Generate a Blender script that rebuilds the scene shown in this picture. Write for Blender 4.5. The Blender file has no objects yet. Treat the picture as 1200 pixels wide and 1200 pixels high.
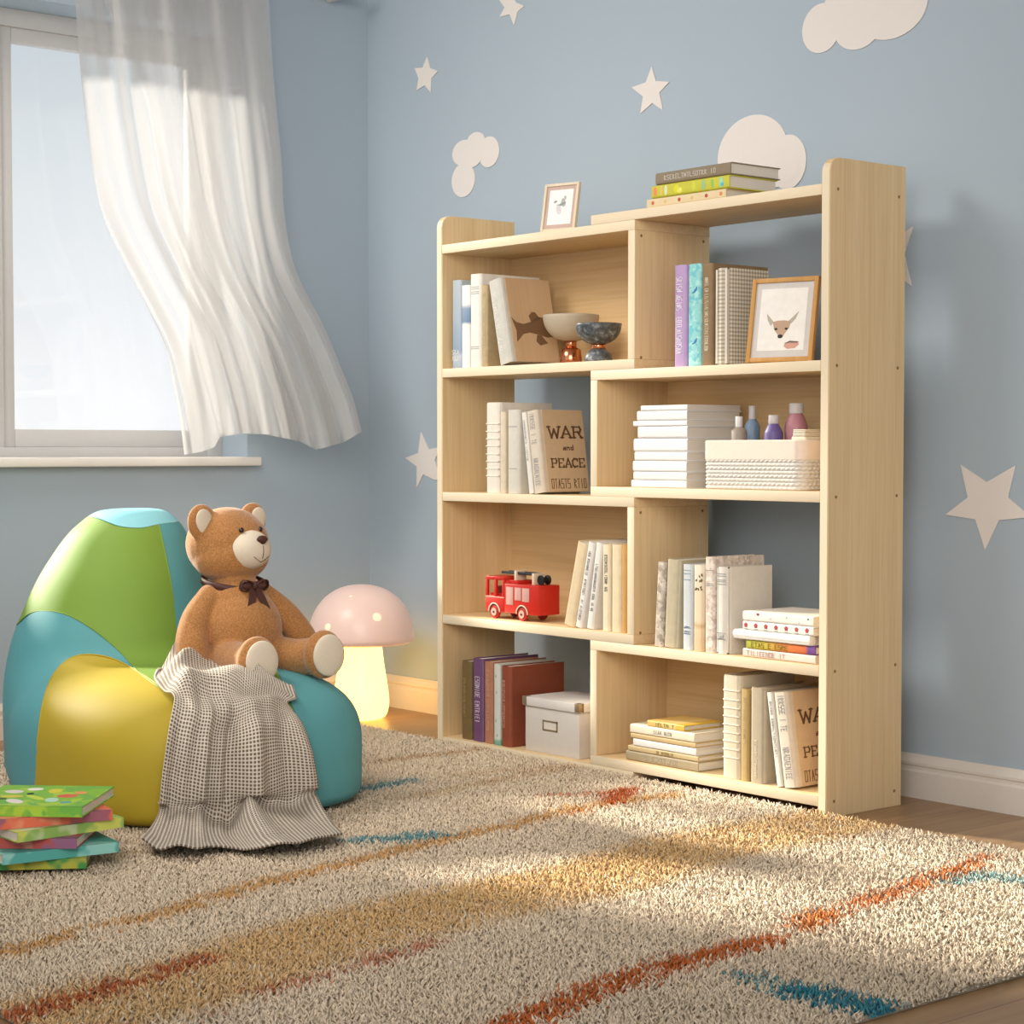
import bpy, bmesh, math, random
import numpy as np
from mathutils import Vector, Matrix

SC = bpy.context.scene
COL = SC.collection
PI = math.pi

# ------------------------------------------------------------------ camera
CF, CX, CY, CZ, CYAW, CPIT, CSH = 2265.23, 3.7648, -2.881, 0.7258, -0.8788, 0.0404, 18.0
cam = bpy.data.cameras.new('camera'); cam_o = bpy.data.objects.new('camera', cam); COL.objects.link(cam_o)
cam_o.location = (CX, CY, CZ); cam_o.rotation_euler = (PI/2-CPIT, 0, -CYAW)
cam.sensor_width = 36; cam.lens = CF/1200*36; cam.shift_y = CSH/1200; cam.clip_start = .05
SC.camera = cam_o

# ------------------------------------------------------------------ world, sun, large lights, exposure
world = bpy.data.worlds.new('world'); SC.world = world; world.use_nodes = True
wn = world.node_tree; wn.nodes.clear()
w_out = wn.nodes.new('ShaderNodeOutputWorld'); w_bg = wn.nodes.new('ShaderNodeBackground')
w_tc = wn.nodes.new('ShaderNodeTexCoord'); w_sep = wn.nodes.new('ShaderNodeSeparateXYZ'); w_cr = wn.nodes.new('ShaderNodeValToRGB')
wn.links.new(w_tc.outputs['Generated'], w_sep.inputs[0]); wn.links.new(w_sep.outputs['Z'], w_cr.inputs[0])
wn.links.new(w_cr.outputs[0], w_bg.inputs[0]); wn.links.new(w_bg.outputs[0], w_out.inputs[0])
cr = w_cr.color_ramp
cr.elements[0].position = 0.0; cr.elements[0].color = (1.1, 1.1, 1.1, 1)
cr.elements[1].position = .26; cr.elements[1].color = (.56, .64, .68, 1)
e = cr.elements.new(.02); e.color = (1.12, 1.12, 1.12, 1)
e = cr.elements.new(.6); e.color = (.36, .40, .46, 1)
w_bg.inputs[1].default_value = .93
SUN_DIR = Vector((1, .28, -.45))
sun = bpy.data.lights.new('sun', 'SUN'); sun.energy = 11.0; sun.angle = math.radians(5); sun.color = (1, .91, .77)
sun_o = bpy.data.objects.new('sun', sun); COL.objects.link(sun_o)
sun_o.rotation_euler = SUN_DIR.to_track_quat('-Z', 'Y').to_euler(); sun_o.location = (-4, -1, 3)
key = bpy.data.lights.new('added_area_light', 'AREA'); key.energy = 19; key.spread = math.radians(112); key.size = .9; key.color = (1, .93, .84)  # unseen soft light, added to brighten the back wall and bookcase
key_o = bpy.data.objects.new('added_area_light', key); COL.objects.link(key_o)
key_o.location = (-.05, -1.7, 2.3); key_o.rotation_euler = (Vector((.35, 0, .6))-key_o.location).to_track_quat('-Z', 'Y').to_euler()
fill = bpy.data.lights.new('added_area_light', 'AREA'); fill.energy = 13; fill.size = 1.5; fill.color = (1, .92, .82); fill.spread = math.radians(80)  # unseen fill, added on the camera side to lift the left wall
fill_o = bpy.data.objects.new('added_area_light', fill); COL.objects.link(fill_o)
fill_o.location = (2.9, -2.6, 1.7); fill_o.rotation_euler = (Vector((-.25, -.2, .55))-fill_o.location).to_track_quat('-Z', 'Y').to_euler()
vs = SC.view_settings
vs.view_transform = 'Standard'; vs.look = 'None'; vs.gamma = 1; vs.exposure = 0.0; vs.use_curve_mapping = False
SC.cycles.max_bounces = 8; SC.cycles.diffuse_bounces = 4; SC.cycles.transparent_max_bounces = 16
SC.cycles.use_denoising = True

# ------------------------------------------------------------------ picture-to-place helper
_F = np.array([math.sin(CYAW)*math.cos(CPIT), math.cos(CYAW)*math.cos(CPIT), -math.sin(CPIT)])
_R = np.array([math.cos(CYAW), -math.sin(CYAW), 0.0]); _U = np.cross(_R, _F); _C = np.array([CX, CY, CZ])
def ray(u, v): return _F+_R*(u-600)/CF-_U*(v-600-CSH)/CF
def at(u, v, ax, val):
    r = ray(u, v); k = (val-_C[ax])/r[ax]; return Vector(_C+k*r)
def atx(u, v, x): return at(u, v, 0, x)
def aty(u, v, y): return at(u, v, 1, y)
def atz(u, v, z): return at(u, v, 2, z)
def project(P):
    d = P-_C; f = d@_F
    return np.stack([600+CF*(d@_R)/f, 600+CSH-CF*(d@_U)/f], -1)

# ------------------------------------------------------------------ materials
def lin(c):
    if isinstance(c, str): c = tuple(int(c[i:i+2], 16)/255 for i in (0, 2, 4))
    return tuple(x/12.92 if x <= .04045 else ((x+.055)/1.055)**2.4 for x in c)+(1,)
class NT:
    def __init__(s, name):
        s.m = bpy.data.materials.new(name); s.m.use_nodes = True; s.t = s.m.node_tree
        s.b = s.t.nodes['Principled BSDF']
    def n(s, typ, **kw):
        nd = s.t.nodes.new(typ)
        for k, v in kw.items():
            if hasattr(nd, k): setattr(nd, k, v)
        return nd
    def l(s, a, b): s.t.links.new(a, b)
    def coord(s, scale=(1, 1, 1), kind='Object', rot=(0, 0, 0)):
        tc = s.n('ShaderNodeTexCoord'); mp = s.n('ShaderNodeMapping')
        mp.inputs['Scale'].default_value = scale; mp.inputs['Rotation'].default_value = rot
        s.l(tc.outputs[kind], mp.inputs[0]); return mp.outputs[0]
    def noise(s, vec, scale=5, detail=3, rough=.5):
        nd = s.n('ShaderNodeTexNoise'); nd.inputs['Scale'].default_value = scale; nd.inputs['Detail'].default_value = detail
        nd.inputs['Roughness'].default_value = rough; s.l(vec, nd.inputs['Vector']); return nd.outputs['Fac']
    def ramp(s, fac, stops, const=False):
        nd = s.n('ShaderNodeValToRGB'); r = nd.color_ramp
        if const: r.interpolation = 'CONSTANT'
        while len(r.elements) < len(stops): r.elements.new(.5)
        for e_, (p, c) in zip(r.elements, sorted(stops)): pass
        for i, (p, c) in enumerate(stops): r.elements[i].position = p; r.elements[i].color = lin(c)
        s.l(fac, nd.inputs[0]); return nd.outputs[0]
    def mix(s, fac, a, b, mode='MIX'):
        nd = s.n('ShaderNodeMix', data_type='RGBA', blend_type=mode)
        for sock, x in ((nd.inputs['Factor'], fac), (nd.inputs[6], a), (nd.inputs[7], b)):
            if hasattr(x, 'links') or isinstance(x, bpy.types.NodeSocket): s.l(x, sock)
            else: sock.default_value = x
        return nd.outputs[2]
    def math(s, op, a, b=0.0):
        nd = s.n('ShaderNodeMath', operation=op)
        for i, x in enumerate((a, b)):
            if isinstance(x, bpy.types.NodeSocket): s.l(x, nd.inputs[i])
            else: nd.inputs[i].default_value = x
        return nd.outputs[0]
    def col(s, c):
        if isinstance(c, bpy.types.NodeSocket): s.l(c, s.b.inputs['Base Color'])
        else: s.b.inputs['Base Color'].default_value = c
    def bump(s, h, strength=.3, dist=.002):
        nd = s.n('ShaderNodeBump'); nd.inputs['Strength'].default_value = strength; nd.inputs['Distance'].default_value = dist
        s.l(h, nd.inputs['Height']); s.l(nd.outputs[0], s.b.inputs['Normal'])
    def p(s, **kw):
        for k, v in kw.items(): s.b.inputs[k.replace('_', ' ')].default_value = v
_MC = {}
def M(c, rough=.6, spec=.4, var=.06, scale=60, metal=0, bump=0):
    """plain material with a faint procedural mottling"""
    k = (c, rough, spec, var, scale, metal, bump)
    if k in _MC: return _MC[k]
    t = NT('paint_'+str(c)); v = t.coord(); f = t.noise(v, scale, 3)
    base = lin(c); dk = tuple(x*(1-var*2) for x in base[:3])+(1,)
    t.col(t.mix(f, dk, tuple(min(1, x*(1+var)) for x in base[:3])+(1,)))
    t.p(Roughness=rough, Metallic=metal); t.b.inputs['Specular IOR Level'].default_value = spec
    if bump: t.bump(f, bump, .001)
    _MC[k] = t.m; return t.m

def wood_mat(name, axis, c0='E0C294', c1='E9CFA4', c2='D2B07E', k=1.0, g=.22, edge=False):
    t = NT(name); sc = [40*k, 40*k, 40*k]; sc[axis] = 1.3*k
    v = t.coord(tuple(sc)); f = t.noise(v, 1.0, 4, .6)
    sc2 = [9*k]*3; sc2[axis] = .5*k; f2 = t.noise(t.coord(tuple(sc2)), 1.0, 2)
    sc3 = [220*k]*3; sc3[axis] = 5*k; f3 = t.noise(t.coord(tuple(sc3)), 1.0, 2)
    a = t.ramp(f, [(.3, c2), (.5, c0), (.7, c1)])
    b = t.ramp(f2, [(.35, c0), (.65, c1)])
    c = t.mix(.55, a, b); d = t.ramp(f3, [(.35, 'D8D0C4'), (.55, 'FFFFFF')])
    t.col(t.mix(g, c, d, 'MULTIPLY')); t.p(Roughness=.5); t.b.inputs['Specular IOR Level'].default_value = .3
    t.bump(f3, .08, .0004)
    if edge:                                   # paler edge banding on the front edges
        ge = t.n('ShaderNodeNewGeometry'); sp = t.n('ShaderNodeSeparateXYZ'); t.l(ge.outputs['Normal'], sp.inputs[0])
        src = t.b.inputs['Base Color'].links[0].from_socket; t.col(t.mix(t.math('LESS_THAN', sp.outputs[1], -.8), src, lin('E6D5B8')))
    return t.m

# ------------------------------------------------------------------ object helpers
def empty(name, loc=(0, 0, 0), rot=(0, 0, 0)):
    o = bpy.data.objects.new(name, None); COL.objects.link(o); o.location = loc; o.rotation_euler = rot
    o.empty_display_size = .05; return o
def tag(o, label=None, cat=None, group=None, kind=None):
    if label: o['label'] = label
    if cat: o['category'] = cat
    if group: o['group'] = group
    if kind: o['kind'] = kind
    return o
def fin(name, bm, mat, parent=None, smooth=False, auto=None, label=None):
    me = bpy.data.meshes.new(name); bm.to_mesh(me); bm.free()
    o = bpy.data.objects.new(name, me); COL.objects.link(o)
    if mat: me.materials.append(mat)
    if smooth: me.polygons.foreach_set('use_smooth', [True]*len(me.polygons))
    if parent: o.parent = parent
    if auto is not None:
        me.polygons.foreach_set('use_smooth', [True]*len(me.polygons))
        me.set_sharp_from_angle(angle=math.radians(auto))
    if label: o['label'] = label
    return o
def box(bm, lo, hi, bev=0, seg=2):
    lo, hi = Vector(lo), Vector(hi)
    r = bmesh.ops.create_cube(bm, size=1); vs_ = r['verts']
    for v in vs_: v.co = Vector(((v.co[i]+.5)*(hi[i]-lo[i])+lo[i]) for i in range(3))
    if bev > 0:
        es = list({e for v in vs_ for e in v.link_edges})
        bmesh.ops.bevel(bm, geom=es, offset=bev, segments=seg, affect='EDGES', profile=.5)
def boxo(name, lo, hi, mat, parent=None, bev=0, seg=2, label=None):
    bm = bmesh.new(); box(bm, lo, hi, bev, seg)
    return fin(name, bm, mat, parent, auto=35 if bev else None, label=label)
def lathe(bm, prof, seg=48, c=(0, 0, 0), cap=True):
    rings = []
    for r, z in prof:
        if r < 1e-6: rings.append([bm.verts.new((c[0], c[1], c[2]+z))])
        else: rings.append([bm.verts.new((c[0]+r*math.cos(2*PI*i/seg), c[1]+r*math.sin(2*PI*i/seg), c[2]+z)) for i in range(seg)])
    for a, b in zip(rings, rings[1:]):
        for i in range(seg):
            j = (i+1) % seg
            if len(a) == 1 and len(b) == 1: continue
            if len(a) == 1: bm.faces.new((a[0], b[j], b[i]))
            elif len(b) == 1: bm.faces.new((a[i], a[j], b[0]))
            else: bm.faces.new((a[i], a[j], b[j], b[i]))
    if cap:
        if len(rings[0]) > 1: bm.faces.new(rings[0][::-1])
        if len(rings[-1]) > 1: bm.faces.new(rings[-1])
def tube(bm, pts, r, seg=8, closed=False, rf=None):
    pts = [Vector(p) for p in pts]; n = len(pts); rings = []
    prev = None
    for i, p in enumerate(pts):
        a = pts[(i-1) % n] if (closed or i > 0) else p; b = pts[(i+1) % n] if (closed or i < n-1) else p
        t = (b-a).normalized()
        if prev is None: x = t.orthogonal().normalized()
        else:
            x = prev-t*prev.dot(t); x = x.normalized() if x.length > 1e-6 else t.orthogonal().normalized()
        prev = x; y = t.cross(x); rr = rf(i/(n-1)) if rf else r
        rings.append([bm.verts.new(p+(x*math.cos(2*PI*k/seg)+y*math.sin(2*PI*k/seg))*rr) for k in range(seg)])
    for i in range(n if closed else n-1):
        a, b = rings[i], rings[(i+1) % n]
        for k in range(seg):
            j = (k+1) % seg; bm.faces.new((a[k], a[j], b[j], b[k]))
    if not closed: bm.faces.new(rings[0][::-1]); bm.faces.new(rings[-1])
def ell(bm, c, r, rot=None, u=24, v=16):
    m = Matrix.Translation(Vector(c))@(rot.to_4x4() if rot else Matrix())@Matrix.Diagonal((*r, 1))
    bmesh.ops.create_uvsphere(bm, u_segments=u, v_segments=v, radius=1, matrix=m)
def prism(bm, pts, n, d):
    """pts: planar 3-D polygon, pushed along n by d"""
    n = Vector(n).normalized()*d
    a = [bm.verts.new(Vector(p)) for p in pts]; b = [bm.verts.new(Vector(p)+n) for p in pts]
    bm.faces.new(a[::-1]); bm.faces.new(b); k = len(pts)
    for i in range(k): bm.faces.new((a[i], a[(i+1) % k], b[(i+1) % k], b[i]))
    bmesh.ops.recalc_face_normals(bm, faces=bm.faces[:])
def grid_mesh(name, P, mat, parent=None, uv=None, smooth=True):
    """P: (n, m, 3) array"""
    n, m = P.shape[:2]; me = bpy.data.meshes.new(name)
    idx = np.arange(n*m).reshape(n, m)
    q = np.stack([idx[:-1, :-1], idx[:-1, 1:], idx[1:, 1:], idx[1:, :-1]], -1).reshape(-1, 4)
    me.from_pydata(P.reshape(-1, 3).tolist(), [], q.tolist())
    if uv is not None:
        l = me.uv_layers.new(name='UVMap'); l.data.foreach_set('uv', uv.reshape(-1, 2)[q.reshape(-1)].ravel())
    me.polygons.foreach_set('use_smooth', [smooth]*len(me.polygons)); me.materials.append(mat)
    o = bpy.data.objects.new(name, me); COL.objects.link(o)
    if parent: o.parent = parent
    return o
def evaluated(o):
    """replace the mesh of o by its result with modifiers"""
    dg = bpy.context.evaluated_depsgraph_get(); dg.update()
    me = bpy.data.meshes.new_from_object(o.evaluated_get(dg)); o.modifiers.clear(); old = o.data; o.data = me
    return o

# small lettering: strokes on a 3 x 5 grid (the photograph's own is too small to read)
GLY = [[(0, 0, 0, 4), (0, 4, 2, 4), (0, 2, 1.5, 2), (0, 0, 2, 0)], [(0, 0, 1, 4), (1, 4, 2, 0), (.5, 1.6, 1.5, 1.6)], [(0, 0, 0, 4), (0, 4, 2, 0), (2, 0, 2, 4)],
       [(0, 4, 2, 4), (1, 4, 1, 0)], [(0, 0, 0, 4), (0, 0, 2, 0)], [(0, 0, 0, 4), (0, 4, 2, 4), (2, 4, 2, 0), (2, 0, 0, 0)], [(1, 0, 1, 4)],
       [(0, 0, 0, 4), (0, 4, 2, 3), (2, 3, 0, 2), (0, 2, 2, 0)], [(2, 4, 0, 4), (0, 4, 0, 2), (0, 2, 2, 2), (2, 2, 2, 0), (2, 0, 0, 0)]]
def stroke(bm, o, ax, up, nn, x0, y0, x1, y1, w, th=.0004):
    a = Vector((x0, y0)); b = Vector((x1, y1)); d = b-a; L = d.length
    if L < 1e-9: return
    d /= L; n = Vector((-d.y, d.x))*w/2; a = a-d*w/2; b = b+d*w/2
    pts = [a+n, b+n, b-n, a-n]; P = [o+ax*p.x+up*p.y for p in pts]
    prism(bm, P, nn, th)
def letters(name, parent, o, ax, up, nn, length, h, n, mat, seed=0):
    bm = bmesh.new(); rnd = random.Random(seed); o = Vector(o); ax = Vector(ax); up = Vector(up); nn = Vector(nn)
    st = length/n; gw = st*.62
    for i in range(n):
        if rnd.random() < .12 and 0 < i < n-1: continue
        for (x0, y0, x1, y1) in rnd.choice(GLY):
            stroke(bm, o, ax, up, nn, i*st+x0/2*gw, y0/4*h, i*st+x1/2*gw, y1/4*h, min(h*.16, gw*.3))
    return fin(name, bm, mat, parent)

SER = {  # slab-serif capitals
 'W': [(0, 4, .6, 0), (.6, 0, 1.2, 3), (1.2, 3, 1.8, 0), (1.8, 0, 2.4, 4), (-.3, 4, .4, 4), (2, 4, 2.7, 4)],
 'A': [(0, 0, 1, 4), (1, 4, 2, 0), (.4, 1.3, 1.6, 1.3), (-.3, 0, .4, 0), (1.6, 0, 2.3, 0)],
 'R': [(.2, 0, .2, 4), (.2, 4, 1.6, 4), (1.6, 4, 1.8, 3), (1.8, 3, 1.6, 2.1), (1.6, 2.1, .2, 2.1), (1.1, 2.1, 1.9, 0), (-.2, 0, .6, 0), (1.6, 0, 2.2, 0), (-.2, 4, .2, 4)],
 'P': [(.2, 0, .2, 4), (-.2, 4, 1.6, 4), (1.6, 4, 1.9, 3), (1.9, 3, 1.6, 1.9), (1.6, 1.9, .2, 1.9), (-.2, 0, .7, 0)],
 'E': [(.2, 0, .2, 4), (-.1, 4, 1.8, 4), (-.1, 0, 1.8, 0), (.2, 2.05, 1.3, 2.05), (1.8, 4, 1.8, 3.3), (1.8, 0, 1.8, .7)],
 'C': [(1.8, 3.1, 1.8, 3.8), (1.8, 3.8, .7, 4), (.7, 4, .1, 3), (.1, 3, .1, 1), (.1, 1, .7, 0), (.7, 0, 1.8, .4)],
 'a': [(.2, 2.2, 1.3, 2.2), (1.3, 2.2, 1.3, 0), (1.3, 1.2, .2, 1), (.2, 1, .2, 0), (.2, 0, 1.3, 0)],
 'n': [(.2, 0, .2, 2.3), (.2, 2.1, 1.2, 2.2), (1.2, 2.2, 1.3, 0)],
 'd': [(1.3, 0, 1.3, 4), (1.3, 2.2, .2, 2), (.2, 2, .2, .2), (.2, .2, 1.3, 0)]}
def word(name, parent, txt, o, ax, up, nn, length, h, mat, wt=.17):
    bm = bmesh.new(); o, ax, up, nn = Vector(o), Vector(ax), Vector(up), Vector(nn)
    wd = [2.9 if c == 'W' else 2.5 if c.isupper() else 1.9 for c in txt]; k = length/sum(wd); x = .3
    for c, w in zip(txt, wd):
        for (x0, y0, x1, y1) in SER[c]: stroke(bm, o, ax, up, nn, (x+x0)*k, y0/4*h, (x+x1)*k, y1/4*h, h*wt*(.75 if y0 == y1 else 1.3))
        x += w
    return fin(name, bm, mat, parent)

# ------------------------------------------------------------------ measures
T, S, BW, XW, XN, BD, WY, BH, WX = .0214, .30, 1.2543, .7031, .5613, .2305, .3333, .0902, -.7552
zA, zB, zC, zD = S-T, 2*S, 3*S-T, 4*S
FLOOR_L = {1: zC+2*T, 2: zB+T, 3: zA+2*T, 4: T}
FLOOR_R = {1: zC+T, 2: zB+2*T, 3: zA+T, 4: 2*T}
TOP_L, TOP_R = zD+T, zD+2*T
PANEL_H = 1.2935
RUG_Z = .018

# ================================================================== SETTING
def floor_mat():
    t = NT('oak_floor'); tc = t.n('ShaderNodeTexCoord'); mp = t.n('ShaderNodeMapping')
    mp.inputs['Rotation'].default_value = (0, 0, PI/2); t.l(tc.outputs['Object'], mp.inputs[0])
    br = t.n('ShaderNodeTexBrick'); t.l(mp.outputs[0], br.inputs['Vector'])
    br.inputs['Scale'].default_value = 1; br.inputs['Brick Width'].default_value = 1.4; br.inputs['Row Height'].default_value = .125
    br.inputs['Mortar Size'].default_value = .0012; br.inputs['Mortar Smooth'].default_value = .3
    br.inputs['Color1'].default_value = lin('B08C66'); br.inputs['Color2'].default_value = lin('9F7C58'); br.inputs['Mortar'].default_value = lin('6A5038')
    f = t.noise(t.coord((30, 1.3, 30)), 1, 4, .6); g = t.ramp(f, [(.3, 'C9BBA8'), (.7, 'FFFFFF')])
    t.col(t.mix(.7, br.outputs[0], g, 'MULTIPLY')); t.p(Roughness=.38); t.bump(f, .08, .001); return t.m
def wall_mat(c='AAB9C6'):
    t = NT('wall_paint'); v = t.coord(); f = t.noise(v, 3, 2); f2 = t.noise(v, 350, 2)
    b = lin(c); t.col(t.mix(f, tuple(x*.97 for x in b[:3])+(1,), tuple(x*1.02 for x in b[:3])+(1,)))
    t.p(Roughness=.75); t.b.inputs['Specular IOR Level'].default_value = .25; t.bump(f2, .08, .0006); return t.m
MWALL = wall_mat(); MTRIM = M('E0D8D0', .45, .4, .02); MFLOOR = floor_mat()
XR, YF, ZC = 4.6, -4.2, 2.45
def struct(o, cat=None): o['kind'] = 'structure'; return o
struct(boxo('floor', (WX-.3, YF, -.08), (XR, WY+.2, 0), MFLOOR))
struct(boxo('wall_back', (WX-.3, WY, 0), (XR, WY+.12, ZC), MWALL))
# window opening in the left wall
RD = .13
oy1 = -.072; oy0 = -1.62; oz0 = .684; oz1 = atx(86, 21, WX-RD)[2]
bm = bmesh.new()
box(bm, (WX-.3, YF, 0), (WX, oy0, ZC)); box(bm, (WX-.3, oy1, 0), (WX, WY+.12, ZC))
box(bm, (WX-.3, oy0, 0), (WX, oy1, oz0)); box(bm, (WX-.3, oy0, oz1), (WX, oy1, ZC))
struct(fin('wall_left', bm, MWALL))
struct(boxo('ceiling', (WX-.3, YF, ZC), (XR, WY+.2, ZC+.1), M('E8E8E6', .8)))
def baseboard(name, pts, axis):
    pr = [(0, 0), (.016, 0), (.016, .055), (.0125, .060), (.0125, .066), (.0150, .069), (.0150, .074), (.010, .082), (.006, .0902), (0, .0902)]
    bm = bmesh.new()
    if axis == 'x': P = [[(x, WY-d, z) for d, z in pr] for x in pts]
    else: P = [[(WX+d, y, z) for d, z in pr] for y in pts]
    r = [[bm.verts.new(p) for p in ring] for ring in P]; k = len(pr)
    for i in range(k): bm.faces.new((r[0][i], r[0][(i+1) % k], r[1][(i+1) % k], r[1][i]))
    bm.faces.new(r[0]); bm.faces.new(r[1][::-1]); bmesh.ops.recalc_face_normals(bm, faces=bm.faces[:])
    return struct(fin(name, bm, MTRIM))
baseboard('baseboard_back', (WX, XR), 'x'); baseboard('baseboard_left', (YF, WY), 'y')

# ---- window
MFR = M('C4C3C3', .4, .4, .02)
win = empty('window_1', (WX, oy1, oz0)); struct(win)
def wpart(name, lo, hi, mat, bev=.003):
    b = bmesh.new(); box(b, Vector(lo)-win.location, Vector(hi)-win.location, bev); o = fin(name, b, mat, win, auto=35); return o
xf = WX-RD                       # room-side face of the frame
gl = [atx(13, 49, xf-.012), atx(17, 503, xf-.012), atx(224, 505, xf-.012)]
gy0, gz1, gz0, gy1 = gl[0].y, gl[0].z, gl[1].z, gl[2].y
zs = atx(100, 536, WX+.045)[2]   # top of the sill
def frame_ring(name, y0, y1, z0, z1, w, xa, xb, mat):
    b = bmesh.new()
    for lo, hi in (((xa, y0, z0), (xb, y0+w[0], z1)), ((xa, y1-w[1], z0), (xb, y1, z1)), ((xa, y0+w[0], z0), (xb, y1-w[1], z0+w[2])), ((xa, y0+w[0], z1-w[3]), (xb, y1-w[1], z1))):
        box(b, Vector(lo)-win.location, Vector(hi)-win.location, .002)
    return fin(name, b, mat, win, auto=35)
mul = gy0-.05
frame_ring('window_frame', oy0, oy1, zs-.004, oz1, (.05, .05, .03, .045), xf-.05, xf, MFR)
wpart('mullion', (xf-.05, gy0-.062, zs), (xf-.004, gy0-.032, oz1-.03), MFR)
for k, (a, b_) in enumerate(((gy0-.032, oy1-.05), (oy0+.05, gy0-.062))):
    s = frame_ring('sash', a, b_, zs+.026, oz1-.045, (gy0-a if k == 0 else .04, b_-gy1 if k == 0 else .030, gz0-zs-.026, oz1-.045-gz1), xf-.042, xf-.012, MFR)
t = NT('window_glass'); t.t.nodes.clear()
to = t.n('ShaderNodeOutputMaterial'); tt = t.n('ShaderNodeBsdfTransparent'); tg = t.n('ShaderNodeBsdfGlossy'); tm = t.n('ShaderNodeMixShader')
tg.inputs['Roughness'].default_value = .02; tt.inputs[0].default_value = (.98, .99, 1, 1); tm.inputs[0].default_value = .04
t.l(tt.outputs[0], tm.inputs[1]); t.l(tg.outputs[0], tm.inputs[2]); t.l(tm.outputs[0], to.inputs[0])
wpart('window_pane', (xf-.030, gy0-.01, gz0-.01), (xf-.026, gy1+.01, gz1+.01), t.m, 0)
wpart('window_pane', (xf-.030, oy0+.09, gz0-.01), (xf-.026, gy0-.085, gz1+.01), t.m, 0)
wpart('window_sill', (xf, oy0-.05, zs-.024), (WX+.045, atx(307, 540, WX+.045).y, zs), M('EFEAE4', .4, .4, .02), .004)

# ---- bookcase
WV = wood_mat('birch_upright', 2, edge=True); WH = wood_mat('birch_board', 0, edge=True); WBK = wood_mat('birch_back', 0, 'DAB888', 'E3C698', 'C8A06C', .7)
WE = wood_mat('birch_edge', 0, 'EBD8B2', 'F3E4C4', 'E0C898')
bc = empty('bookcase', (BW/2, BD/2, 0))
tag(bc, 'tall pale birch bookcase of eight staggered open compartments against the blue wall', 'bookcase')
def bco(name, lo, hi, mat, bev=.0012):
    b = bmesh.new(); box(b, Vector(lo)-bc.location, Vector(hi)-bc.location, bev); return fin(name, b, mat, bc, auto=35)
def side(x0, x1):
    b = bmesh.new(); r = .030; pts = [(0, 0), (BD, 0), (BD, PANEL_H)]
    pts += [(r-r*math.sin(a), PANEL_H-r+r*math.cos(a)) for a in [i*PI/2/8 for i in range(9)]]
    P = [Vector((x0, y, z))-bc.location for y, z in pts]
    prism(b, P, (1, 0, 0), x1-x0)
    es = [e for e in b.edges if abs(e.verts[0].co.x-e.verts[1].co.x) < 1e-6]
    bmesh.ops.bevel(b, geom=es, offset=.0015, segments=2, affect='EDGES')
    return fin('side_panel', b, WV, bc, auto=30)
side(0, T); side(BW-T, BW)
for z in (0, zA+T, zB, zC+T, zD): bco('shelf', (T, 0, z), (XW, BD, z+T), WH)
for z in (T, zA, zB+T, zC, zD+T): bco('shelf', (XN, .0004, z), (BW-T, BD, z+T), WH)
for (x0, z0, z1) in ((XW-T, zC+2*T, zD), (XW-T, zA+2*T, zB), (XN, zB+2*T, zC), (XN, 2*T, zA)):
    bco('divider', (x0, .0006, z0), (x0+T, BD-.0005, z1), WV)
for (x0, x1, z0, z1) in ((T, XW-T, zC+2*T, zD), (T, XW-T, zA+2*T, zB), (XN+T, BW-T, zB+2*T, zC), (XN+T, BW-T, 2*T, zA)):
    bco('back_panel', (x0, BD-.012, z0), (x1, BD-.001, z1), WBK, 0)
MSCREW = M('8A6B45', .5, .3); first = None
def screw(x, y, z):
    global first
    if first is None:
        b = bmesh.new(); lathe(b, [(0, .0007), (.0028, .0007), (.0034, 0), (.0034, -.001)], 16)
        first = fin('screw', b, MSCREW, bc, auto=40); o = first
    else: o = first.copy(); COL.objects.link(o); o.parent = bc
    o.rotation_euler = (0, PI/2, 0); o.location = Vector((x, y, z))-bc.location
for z in (zD+1.5*T, zC+.5*T, zB+1.5*T, zA+.5*T, 1.5*T):
    for y in (.024, BD-.022): screw(BW, y, z)
for (z0, z1) in ((zC+2*T, zD), (zA+2*T, zB)):
    for z in (z0+.012-T*.4, z1-.012):
        for y in (.02, BD-.02): screw(XW, y, z)

# ---- beanbag surface
def crp(pts, n=8):
    """Catmull-Rom through points"""
    P = [np.array(p, float) for p in pts]; P = [2*P[0]-P[1]]+P+[2*P[-1]-P[-2]]; out = []
    for i in range(1, len(P)-2):
        for k in range(n):
            s_ = k/n; a, b, c, d = P[i-1:i+3]
            out.append(.5*((2*b)+(-a+c)*s_+(2*a-5*b+4*c-d)*s_**2+(-a+3*b-3*c+d)*s_**3))
    out.append(P[-2]); return np.array(out)
BB = np.array([.2, -.88])
def sd_ell(p, c, r, n=2.0):
    q = np.abs((p-np.array(c))/np.array(r)); k = (q**n).sum(-1)**(1/n); return (k-1)*min(r)
def smin(a, b, k):
    h = np.clip(.5+.5*(b-a)/k, 0, 1); return b*(1-h)+a*h-k*h*(1-h)
def round_cone(p, a, b, ra, rb):
    a, b = np.array(a), np.array(b); ba = b-a; h = np.clip(((p-a)@ba)/(ba@ba), 0, 1)
    return np.linalg.norm(p-a-h[..., None]*ba, axis=-1)-(ra+(rb-ra)*h)
_bk = crp([(.05, .0, -.865, .245), (.2, .0, -.863, .250), (.307, .0, -.862, .234), (.388, .0, -.861, .206), (.45, .003, -.859, .180), (.504, .007, -.856, .150), (.545, .011, -.852, .124), (.572, .014, -.848, .100), (.61, .018, -.845, .058)], 12)
BK_Z, BK_X, BK_Y, BK_R = _bk.T
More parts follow.
